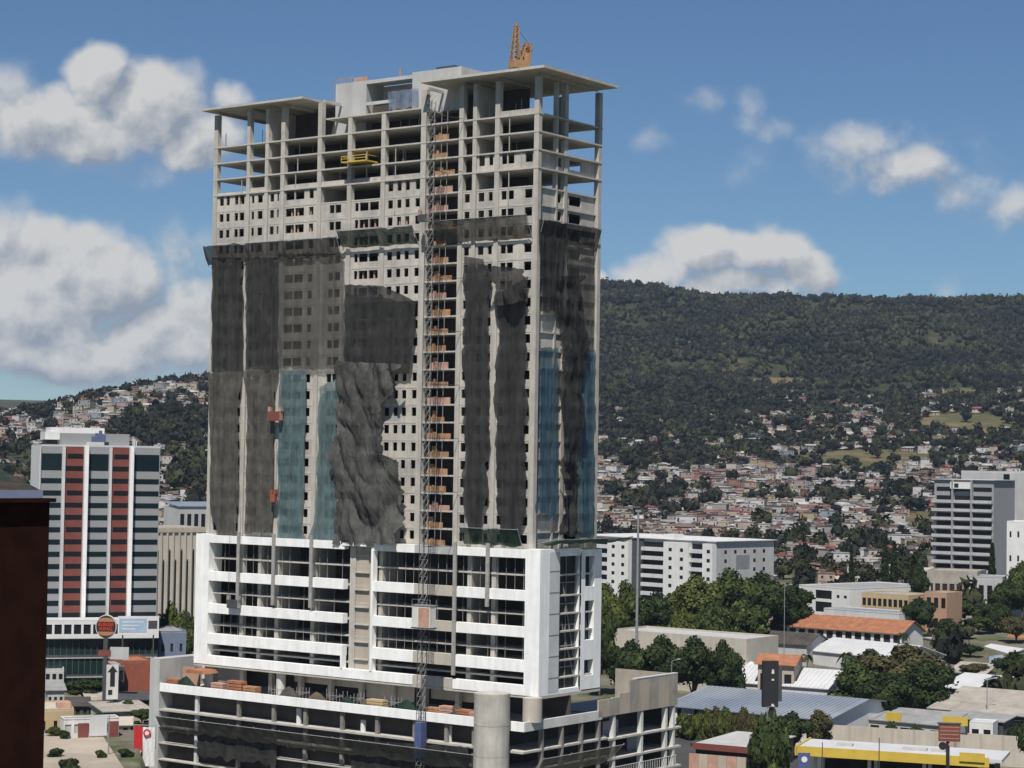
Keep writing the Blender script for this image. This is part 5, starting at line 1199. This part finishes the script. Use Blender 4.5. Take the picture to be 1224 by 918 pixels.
for a in (
    (724, 694, 56, 560, 'tall', LO, 'olive green tree directly right of the podium, left of the tall mast'), (748, 690, 52, 575, 'tall', LM, 'green tree behind the foot of the tall mast'),
    (785, 704, 58, 590, 'tall', LD, 'dark tree between the mast and the bright green tree before the apartment block'), (832, 684, 70, 600, 'tall', LO, 'bright olive tree in front of the right half of the apartment block'),
    (872, 677, 84, 615, 'tall', LM, 'large green tree right in front of the grey end of the apartment block'), (912, 680, 74, 625, 'tall', LD, 'dark tree right of the apartment block end wall'), (946, 694, 56, 640, 'tall', LD, 'dark tree left of the white low modern building'),
    (815, 722, 44, 575, 'broad', LO, 'pale olive tree low in front of the apartment block'), (890, 716, 60, 590, 'broad', LM, 'wide green tree just left of the tiled school roof'), (852, 714, 60, 585, 'broad', LM, 'wide green tree above the long beige hall'),
    (718, 720, 40, 520, 'broad', LM, 'green tree touching the right edge of the podium'), (935, 735, 30, 640, 'broad', LD, 'dark tree at the left end of the tiled school'),
    (756, 762, 60, 500, 'tall', LD, 'leftmost of the dark trees in front of the long beige hall'), (792, 756, 62, 498, 'tall', LD, 'second of the dark trees in front of the long beige hall'), (830, 757, 62, 502, 'tall', LD, 'third of the dark trees in front of the long beige hall'), (864, 763, 54, 500, 'tall', LD, 'rightmost dark tree in front of the long beige hall'),
    (1024, 790, 88, 478, 'tall', LM, 'round green tree at the left of the big clump right of the warehouse'), (1082, 766, 100, 500, 'tall', LB_, 'large brownish green tree crowning the big clump'), (1058, 800, 70, 470, 'tall', LD, 'dark tree in the front middle of the big clump'), (1108, 786, 70, 485, 'tall', LD, 'dark spreading tree at the right of the big clump'), (1040, 774, 70, 510, 'tall', LD, 'dark tree behind the round green one in the big clump'),
    (1134, 737, 46, 590, 'tall', LD, 'dark rounded tree right of the tiled school gable'), (1098, 712, 44, 640, 'tall', LD, 'dark tree behind the tiled school gable'), (1100, 672, 30, 690, 'tall', LD, 'dark tall tree left of the slab tower base'), (1170, 735, 34, 650, 'broad', LM, 'small green tree below the slab tower annexe'),
    (1205, 690, 46, 670, 'tall', LD, 'dark tree at the foot of the white building at the right edge'), (1222, 668, 40, 680, 'tall', LM, 'green tree in front of the white building at the right edge'), (1192, 718, 40, 655, 'broad', LD, 'dark spreading tree below the white building at the right'), (1215, 735, 40, 630, 'broad', LB_, 'brownish tree above the orange-roofed house'),
    (1212, 776, 50, 540, 'tall', LD, 'dark tree hiding the teal-walled house at the right edge'), (1190, 806, 40, 515, 'tall', LD, 'dark tree right of the pale corrugated shed'), (1165, 792, 40, 560, 'broad', LB_, 'brownish tree behind the pale corrugated shed'), (1150, 716, 40, 670, 'broad', LM, 'green tree below the low tower base building'),
    (1222, 862, 40, 428, 'bush', LD, 'dark green bush at the right edge near the fuel station'), (924, 866, 66, 392, 'bush', LM, 'bright green rounded tree left of the fuel station canopy'), (948, 848, 44, 432, 'tall', LD, 'dark tree between the black pylon sign and the long pale wall'), (978, 846, 36, 436, 'tall', LB_, 'brownish tree left of the long pale wall'),
    (985, 856, 24, 450, 'bush', LM, 'small bush at the left end of the small grey shed'), (100, 811, 52, 456, 'tall', LD, 'dark round tree left of the burger pylon'), (205, 716, 44, 500, 'tall', LO, 'olive tree below the ribbed building left of the podium'), (222, 726, 36, 495, 'tall', LM, 'green tree squeezed between the olive one and the podium'),
    (150, 902, 22, 378, 'bush', LD, 'dark round bush before the red and white banner'), (66, 868, 24, 402, 'bush', LM, 'leafy bush in front of the cream house'), (76, 874, 18, 398, 'bush', LD, 'small dark bush right of the cream house'), (120, 912, 16, 376, 'bush', LM, 'low bush at the bottom edge left of the round one'), (66, 912, 22, 376, 'bush', LD, 'low dark bush at the bottom left beside the near brown building'),
    (152, 836, 22, 430, 'bush', LM, 'small bush in front of the orange-red building'), (1066, 866, 26, 438, 'bush', LM, 'creeper-like bush on the long pale wall'), (1094, 866, 26, 436, 'bush', LM, 'second creeper-like bush on the long pale wall, further right'),
    (1160, 770, 30, 600, 'broad', LD, 'dark tree left of the white gabled house'), (1125, 800, 30, 540, 'tall', LD, 'dark tree at the left end of the pale corrugated shed')):
    tree(*a[:7], group=GT)
for p, y, w_, d, lb in ((1018, 652, 9, 745, 'slim dark cypress left of the pair behind the yellow building'), (1058, 640, 11, 750, 'tall dark cypress, left one of the pair behind the yellow building'), (1069, 646, 11, 745, 'tall dark cypress, right one of the pair behind the yellow building'), (1186, 648, 12, 712, 'dark cypress at the right corner of the slab tower'), (1093, 664, 18, 700, 'broad dark cypress standing left of the slab tower base')):
    tree(p, y, w_, d, 'cypress', LD, lb, 'dark cypresses')
for p, y, w_, d, lb in ((1011, 771, 26, 520, 'palm rising above the white hall roof left of the big clump'), (965, 776, 20, 540, 'small palm in front of the brown-roofed building'), (1080, 750, 20, 580, 'palm in front of the tiled school gable'), (918, 862, 14, 415, 'small palm beside the bright green rounded tree')):
    tree(p, y, w_, d, 'palm', LD, lb, 'palm trees')
for i in range(11):
    p = 816 + i * 10.5; tree(p, 850 + U(-1, 4), 27, 457 - i * 1.6, 'bush', random.choice([LO, LB_, LM]), 'bush in the hedge along the white warehouse wall', 'hedge bushes along the warehouse wall', 'bush')
for a in ((64, 836, 30, 428, 'broad', LD, 'dark tree between the grey shed and the cream house'), (118, 852, 26, 418, 'broad', LD, 'dark tree behind the kiosk, left of the pylon foot'), (170, 846, 26, 420, 'broad', LM, 'green tree in front of the dark shed beside the end wall'), (180, 826, 20, 446, 'broad', LD, 'dark tree squeezed between the orange-red building and the end wall'), (84, 906, 30, 360, 'bush', LD, 'dark bush at the bottom edge on the pale forecourt')):
    tree(*a, group=GT)
# ---- merged meshes
def merged(name, items, mats, label, kind='stuff'):
    """items = list of (template verts Nx3, faces tris Mx3, mat idx M, list of 3x4 transforms)"""
    VV, FF, MM = [], [], []; off = 0
    for V, Fa, Mi, TFs in items:
        if not len(TFs): continue
        A = np.array(TFs)  # n,3,4
        W = np.einsum('nij,vj->nvi', A[:, :, :3], V) + A[:, None, :, 3]
        n, nv = W.shape[:2]; VV.append(W.reshape(-1, 3)); ff = Fa[None] + (np.arange(n) * nv)[:, None, None] + off; FF.append(ff.reshape(-1, 3)); MM.append(np.tile(Mi, n)); off += n * nv
    V = np.concatenate(VV); Fa = np.concatenate(FF); Mi = np.concatenate(MM)
    me_ = bpy.data.meshes.new(name); me_.vertices.add(len(V)); me_.vertices.foreach_set('co', V.astype(np.float32).ravel())
    me_.loops.add(len(Fa) * 3); me_.loops.foreach_set('vertex_index', Fa.astype(np.int32).ravel())
    me_.polygons.add(len(Fa)); me_.polygons.foreach_set('loop_start', (np.arange(len(Fa)) * 3).astype(np.int32))
    for m in mats: me_.materials.append(MATS[m])
    me_.polygons.foreach_set('material_index', Mi.astype(np.int32)); me_.update(calc_edges=True)
    o = bpy.data.objects.new(name, me_); C.objects.link(o); tag(o, label, None, kind=kind); return o
def tri(fs, ms=None):
    T_, M_ = [], []
    for k, f in enumerate(fs):
        for i in range(1, len(f) - 1): T_.append((f[0], f[i], f[i + 1])); M_.append(ms[k] if ms else 0)
    return np.array(T_), np.array(M_)
def xf(x, y, z, s, sz, rz):
    c, s_ = math.cos(rz), math.sin(rz); return [[c * s, -s_ * s, 0, x], [s_ * s, c * s, 0, y], [0, 0, sz, z]]
# far tree templates (crown about 2 wide, 2 high, sitting on z=0)
def fartree(seed, leaves, size=.33, tall=1.0):
    r = np.random.RandomState(seed); V = []; Fc = []
    for k in range(3):
        c = np.array([r.randn() * .3, r.randn() * .3, .75 + .4 * r.rand() * (k > 0)]); o = len(V)
        vv = IV1 * (1 + .22 * r.randn(len(IV1), 1)) * np.array([.68, .68, .66 * tall]) * (.7 + .35 * r.rand()) + c
        V += vv.tolist(); Fc += [tuple(i + o for i in t) for t in IF1]
    for k in range(leaves):
        d = r.randn(3); d /= np.linalg.norm(d); d[2] = abs(d[2]) * 1.0 - .1; p = np.array([0, 0, .85]) + d * [1.0, 1.0, .95 * tall] * (.75 + .35 * r.rand()); u = r.randn(3) * size * .6; w_ = r.randn(3) * size * .6; o = len(V)
        V += [(p - u).tolist(), (p + w_).tolist(), (p + u).tolist(), (p - w_).tolist()]; Fc.append((o, o + 1, o + 2, o + 3))
    return V, Fc
# house templates
WALLS = [('pale', (.50, .47, .42)), ('white', (.60, .585, .56)), ('beige', (.46, .38, .29)), ('pinkish', (.40, .30, .265)), ('greyish', (.33, .32, .31)), ('ochre', (.42, .33, .21)), ('bluish', (.27, .32, .37)), ('brick-coloured', (.28, .16, .125))]
ROOFS = [('rusty', (.19, .125, .105)), ('grey tin', (.32, .32, .315)), ('red', (.25, .10, .085)), ('pale flat', (.48, .46, .43)), ('dark', (.12, .11, .11))]
for n_, c in WALLS: mat('house_wall_' + n_.replace('-', '_'), tuple(v * .78 for v in c), .9, .15, .3, streak=.1)
for n_, c in ROOFS: mat('house_roof_' + n_.replace(' ', '_'), tuple(v * .8 for v in c), .8, .2, .4, streak=.1)
WN = ['house_wall_' + n_.replace('-', '_') for n_, c in WALLS]; RN = ['house_roof_' + n_.replace(' ', '_') for n_, c in ROOFS]
def house_geo(shape, seed):
    r = random.Random(seed); w_, d_, h_ = r.uniform(6.5, 11), r.uniform(5.5, 8.5), 3.0 if shape != 2 else 5.8
    a = MB(); rows = 1 if shape != 2 else 2; ops = []
    n = max(2, int(w_ / 2.6))
    for q in range(rows):
        for i in range(n):
            if r.random() < .8: x = -w_ / 2 + (i + .5) * w_ / n; z0 = q * 2.9 + (0.05 if r.random() < .2 else 1.0); ops.append((x - .5, x + .5, z0, q * 2.9 + 2.1))
    a.wallgrid(-w_ / 2, w_ / 2, 0, h_, ops, -d_ / 2, .15)
    for x, sg in ((w_ / 2, 1), (-w_ / 2, -1)): a.add([(x, -d_ / 2, 0), (x, d_ / 2, 0), (x, d_ / 2, h_), (x, -d_ / 2, h_)], [(0, 1, 2, 3)])
    a.add([(-w_ / 2, d_ / 2, 0), (w_ / 2, d_ / 2, 0), (w_ / 2, d_ / 2, h_), (-w_ / 2, d_ / 2, h_)], [(3, 2, 1, 0)]); a.box(-w_ / 2, w_ / 2, -d_ / 2, d_ / 2, -3, -.01)
    for o in ops: a.add([(o[0], -d_ / 2 + .15, o[2]), (o[1], -d_ / 2 + .15, o[2]), (o[1], -d_ / 2 + .15, o[3]), (o[0], -d_ / 2 + .15, o[3])], [(0, 1, 2, 3)], 1)
    b = MB(); e = .5
    if shape == 0 or shape == 2 and seed % 2: b.prism([(-d_ / 2 - e, h_ - .2), (0, h_ + 1.3), (d_ / 2 + e, h_ - .2), (d_ / 2 + e, h_ - .05), (0, h_ + 1.45), (-d_ / 2 - e, h_ - .05)], -w_ / 2 - e, w_ / 2 + e, axis='x'); a.prism([(-d_ / 2, h_), (d_ / 2, h_), (0, h_ + 1.25)], -w_ / 2 + .01, w_ / 2 - .01, axis='x')
    elif shape == 1: b.prism([(-d_ / 2 - e, h_ + .01), (d_ / 2 + e, h_ + 1.1), (d_ / 2 + e, h_ + 1.25), (-d_ / 2 - e, h_ + .16)], -w_ / 2 - e, w_ / 2 + e, axis='x')
    else: b.box(-w_ / 2 - .15, w_ / 2 + .15, -d_ / 2 - .15, d_ / 2 + .15, h_ + .01, h_ + .35); b.box(-w_ / 4, 0, -1, 1, h_ + .36, h_ + 1.3)
    return a, b
HG = [house_geo(i % 4, 100 + i) for i in range(12)]
HMESH = {}
def ell(px, y, cx, cy, a, b): return ((px - cx) / a) ** 2 + ((y - cy) / b) ** 2
def dens(px, y, d, n):
    """house chance, tree chance"""
    if px > 600:
        if ell(px, y, 1035, 549, 85, 11) < 1 or ell(px, y, 1155, 507, 62, 13) < 1: return 0, .08
        if ell(px, y, 925, 456, 42, 5) < 1 or ell(px, y, 1150, 470, 24, 6) < 1: return 0, .02
        if ell(px, y, 1105, 625, 28, 14) < 1: return 0, .12
        if y > 650: return (.46 if d > 760 else .25), .55
        if y > 600: h = .82
        elif y > 560: h = .72 if px < 960 else .50
        elif y > 530: h = .36
        elif y > 495: h = .38 if 900 < px < 1060 else (.30 if px > 1060 else .14)
        elif y > 466: h = .38 if 935 < px < 1070 else (.30 if 1090 < px < 1300 else .02)
        else: h = 0
        h *= .45 + 1.25 * sstep(-.25, .25, n); t = .9 if y < 560 else .62
        return min(h, .92), t
    if ell(px, y, 205, 512, 72, 24) < 1 or ell(px, y, 232, 585, 26, 28) < 1: return .05, .8
    if ell(px, y, 25, 545, 40, 12) < 1: return .05, .25
    h = .8 if y < 505 else .7
    return h * (.62 + .7 * sstep(-.25, .2, n)), .55
houses, htrees = [], []
FOOT = []
for o in bpy.data.objects:
    if o.type == 'EMPTY' and o.parent is None and 380 < o.location.y < 900:
        bx = [c.matrix_basis @ v.co for c in o.children if c.type == 'MESH' and c.name.startswith('wall') for v in c.data.vertices]
        if bx: FOOT.append((o.location.x, o.location.y, o.rotation_euler.z, max(v.x for v in bx), max(v.y for v in bx)))
def clash(x, y):
    for (a, b, r_, L_, D_) in FOOT:
        dx, dy = x - a, y - b; u = dx * math.cos(r_) + dy * math.sin(r_); v = -dx * math.sin(r_) + dy * math.cos(r_)
        if -7 < u < L_ + 7 and -9 < v < D_ + 7: return True
    return False
st_ = 11.0; d = 500.
while d < 2420:
    lo, hi = (-60, 275)
    for (lo, hi) in ((-50, 290), (640, 1290)):
        if lo < 0 and d > 2060: continue
        p = lo
        stp = st_ / d * F
        while p < hi:
            p += stp; pj = p + U(-.35, .35) * stp; dj = d + U(-4, 4); x = (pj - 612) / F * dj; z = T(x, dj); y = proj(x, dj, z)[1]
            n = noise.noise(Vector((x / 60, dj / 80, 5.5)))
            if lo < 0 and dj < 830: continue
            if lo > 0 and dj < 760 and (pj < 1112 or clash(x, dj)): continue
            if lo > 0 and 760 <= dj < 800 and clash(x, dj): continue
            h_, t_ = dens(pj, y, dj, n); q = rnd()
            if q < h_: houses.append((x, dj, z, pj, y))
            elif rnd() < t_: htrees.append((x, dj, z, pj, y))
    d += st_ * (1.0 if d < 1500 else 1.15)
# also low houses just behind the mid-ground
houses.sort(key=lambda h: math.hypot(h[0], h[1])); htrees.sort(key=lambda h: math.hypot(h[0], h[1]))
def in_frame(h): return -6 < h[3] < 1230 and h[4] < 918 and not (262 < h[3] < 700)
vis = [h for h in houses if in_frame(h)][:300]; viss = set(vis); resth = [h for h in houses if h not in viss]
def area(px, y):
    if px < 300: return 'near the left skyline' if y < 500 else ('left, beside the office tower' if px < 190 else 'left, above the ribbed building')
    if y > 640: v = 'low in the valley'
    elif y > 600: v = 'at the hill foot'
    else: v = 'up the slope'
    hx_ = ('beside the high-rise' if px < 790 else 'above the apartment block' if px < 905 else 'above the school' if px < 1000 else 'above the yellow building' if px < 1105 else 'near the slab tower')
    return v + ' ' + hx_
def pick(): return int(rs_.choice(8, p=[.26, .22, .17, .12, .09, .05, .03, .06])), int(rs_.choice(5, p=[.30, .26, .12, .22, .10]))
for (x, y, z, px, yy) in vis:
    g_ = int(rs_.randint(12)); wi, ri = pick()
    if (g_, wi, ri) not in HMESH:
        kw, kr = ('w', g_, wi), ('r', g_, ri)
        if kw not in HMESH: HMESH[kw] = HG[g_][0].mesh('house_wall', [WN[wi], 'dark'])
        if kr not in HMESH: HMESH[kr] = HG[g_][1].mesh('roof', RN[ri])
        HMESH[(g_, wi, ri)] = (HMESH[kw], HMESH[kr])
    wm, rm = HMESH[(g_, wi, ri)]
    sz = 'two-storey' if g_ % 4 == 2 else 'small'
    o = empty('hillside_house', (x, y, z - .3), random.choice([-.45, -.2, .1, .3, 1.1]) + U(-.15, .15), '%s %s house with a %s roof %s' % (sz, WALLS[wi][0], ROOFS[ri][0], area(px, yy)), 'house', 'houses scattered over the hillsides')
    k = U(.8, 1.15); o.scale = (k, k, k); share('wall', wm, o); share('roof', rm, o)
allm = WN + RN + ['dark']
items = []; pl = {}
for (x, y, z, px, yy) in resth:
    g_ = int(rs_.randint(12)); wi, ri = pick(); k = U(.8, 1.15) * (1.0 if y < 1700 else 1.1)
    pl.setdefault((g_, wi, ri), []).append(xf(x, y, z - .3, k, k, random.choice([-.45, -.2, .1, .3, 1.1]) + U(-.2, .2)))
for (g_, wi, ri), tf in pl.items():
    a, b = HG[g_]; V = np.array(a.v + b.v); n0 = len(a.v)
    fs2 = a.f + [tuple(i + n0 for i in f) for f in b.f]; ms = [wi if m == 0 else len(allm) - 1 for m in a.m] + [8 + ri] * len(b.f)
    Fa, Mi = tri(fs2, ms); items.append((V, Fa, Mi, tf))
merged('distant_houses', items, allm, 'mass of small pale houses spread over the far slopes')
# trees among the houses
FT = []
for i in range(6):
    V, Fc = fartree(i, 110, .2, 1.0 if i < 4 else 1.35); FT.append((V, Fc))
mat('far_olive', (.037, .041, .022), .95, .3, .05, island=.4, spec=.03)
TMESH = []
for i, (V, Fc) in enumerate(FT):
    for m in ('far_leaf', 'far_olive'):
        mb = MB(); mb.v = V; mb.f = Fc; mb.m = [0] * len(Fc); TMESH.append(mb.mesh('crown', m))
TRK = MB().bar((0, 0, -.4), (0, 0, .8), .09, 5, .06).mesh('trunk', 'bark')
vt = [h for h in htrees if in_frame(h)][:240]; vts = set(vt)
for (x, y, z, px, yy) in vt:
    i = int(rs_.randint(len(TMESH))); s = U(2.6, 5.0); o = empty('tree', (x, y, z - .2), U(0, 6.28), '%s tree %s' % ('small olive-green' if i % 2 else 'small dark green', area(px, yy)), 'tree', 'trees among the hillside houses')
    o.scale = (s, s, s * U(.9, 1.4)); share('trunk', TRK, o); share('crown', TMESH[i], o)
pl = {}
for h in htrees:
    if h in vts: continue
    x, y, z, px, yy = h; s = U(3.0, 6.6) if y < 1700 else U(3.2, 6.5); pl.setdefault((int(rs_.randint(6)), 0 if rnd() < .65 else 1), []).append(xf(x, y, z - .4, s, s * U(.8, 1.3), U(0, 6.28)))
items = []
for (i, m), tf in pl.items():
    V, Fc = fartree(i, 36, .28); Fa, Mi = tri(Fc); items.append((np.array(V), Fa, Mi + m, tf))
merged('distant_trees', items, ['far_leaf', 'far_olive'], 'scattered trees between the far hillside houses')
# wooded hill
pl = {}; d = 1500.; cnt = 0
while d < 3560:
    stp = 9.5 / d * F
    for (lo, hi) in ((630, 1300),):
        p = lo
        while p < hi:
            p += stp; pj = p + U(-.5, .5) * stp; dj = d + U(-5, 5); x = (pj - 612) / F * dj; z = T(x, dj); y = proj(x, dj, z)[1]
            if y > 505 or (y > 466 and dens(pj, y, dj, 0)[0] > .02): continue
            if dens(pj, y, dj, 0)[1] < .2: continue
            c = noise.noise(Vector((x / 130, dj / 150, 9)))
            if c > .30 and rnd() < .75: continue
            if 345 < y < 372 and noise.noise(Vector((x / 40, dj / 60, 2))) > .12 and rnd() < .8: continue
            if rnd() < .1: continue
            s = U(3.2, 6.6) * (1 + .25 * c); pl.setdefault((int(rs_.randint(6)), 1 if c + U(-.2, .2) > .12 else 0), []).append(xf(x, dj, z - .8, s, s * U(.8, 1.5), U(0, 6.28))); cnt += 1
    d += 10.5
items = []
for (i, m), tf in pl.items():
    V, Fc = fartree(i + 20, 10, .4)
    Fa, Mi = tri(Fc); items.append((np.array(V), Fa, Mi + m, tf))
merged('woodland', items, ['far_leaf', 'far_olive'], 'dense dark woodland covering the long hill ridge')
# trees crowning the left ridge
pl = {}
for i in range(520):
    pj = U(-60, 300); dj = U(1900, 2060); x = (pj - 612) / F * dj; z = T(x, dj)
    if noise.noise(Vector((x / 45, 3, 3))) < -.12 and rnd() < .8: continue
    s = U(2.5, 5.5); pl.setdefault((int(rs_.randint(6)), 0), []).append(xf(x, dj, z - .5, s, s * U(.8, 1.3), U(0, 6.28)))
items = []
for (i, m), tf in pl.items():
    V, Fc = fartree(i + 30, 16, .35); Fa, Mi = tri(Fc); items.append((np.array(V), Fa, Mi, tf))
merged('ridge_trees', items, ['far_leaf'], 'ragged line of dark trees along the left ridge')
TERR.data.materials.append(MATS['city_ground']); TERR.data.materials.append(MATS['field_grass'])
for p_ in TERR.data.polygons:
    c = p_.center; dd = math.hypot(c.x, c.y)
    if dd < 1250: p_.material_index = 1
    elif c.y > 0:
        a_, b_ = proj(*c)
        if 600 < a_ < 1300 and b_ < 640 and dens(a_, b_, dd, 0)[1] < .2: p_.material_index = 2
print('COUNTS', len(houses), len(htrees), cnt)
# haze
if HAZE > 0:
    hb = MB().box(-8200, 8200, -8200, 8200, -25, 400).build('haze', []) ; tag(hb, 'thin blue air haze between the city and the hills', None, kind='stuff')
    hm_ = bpy.data.materials.new('haze_air'); hm_.use_nodes = True; N_, L2 = nt(hm_); N_.remove(N_['Principled BSDF']); pv = N_.new('ShaderNodeVolumePrincipled')
    pv.inputs['Color'].default_value = (.62, .76, 1, 1); pv.inputs['Density'].default_value = HAZE; pv.inputs['Anisotropy'].default_value = 0.0
    L2.new(pv.outputs[0], N_['Material Output'].inputs['Volume']); hb.data.materials.append(hm_)
sc.view_settings.exposure = EXPO
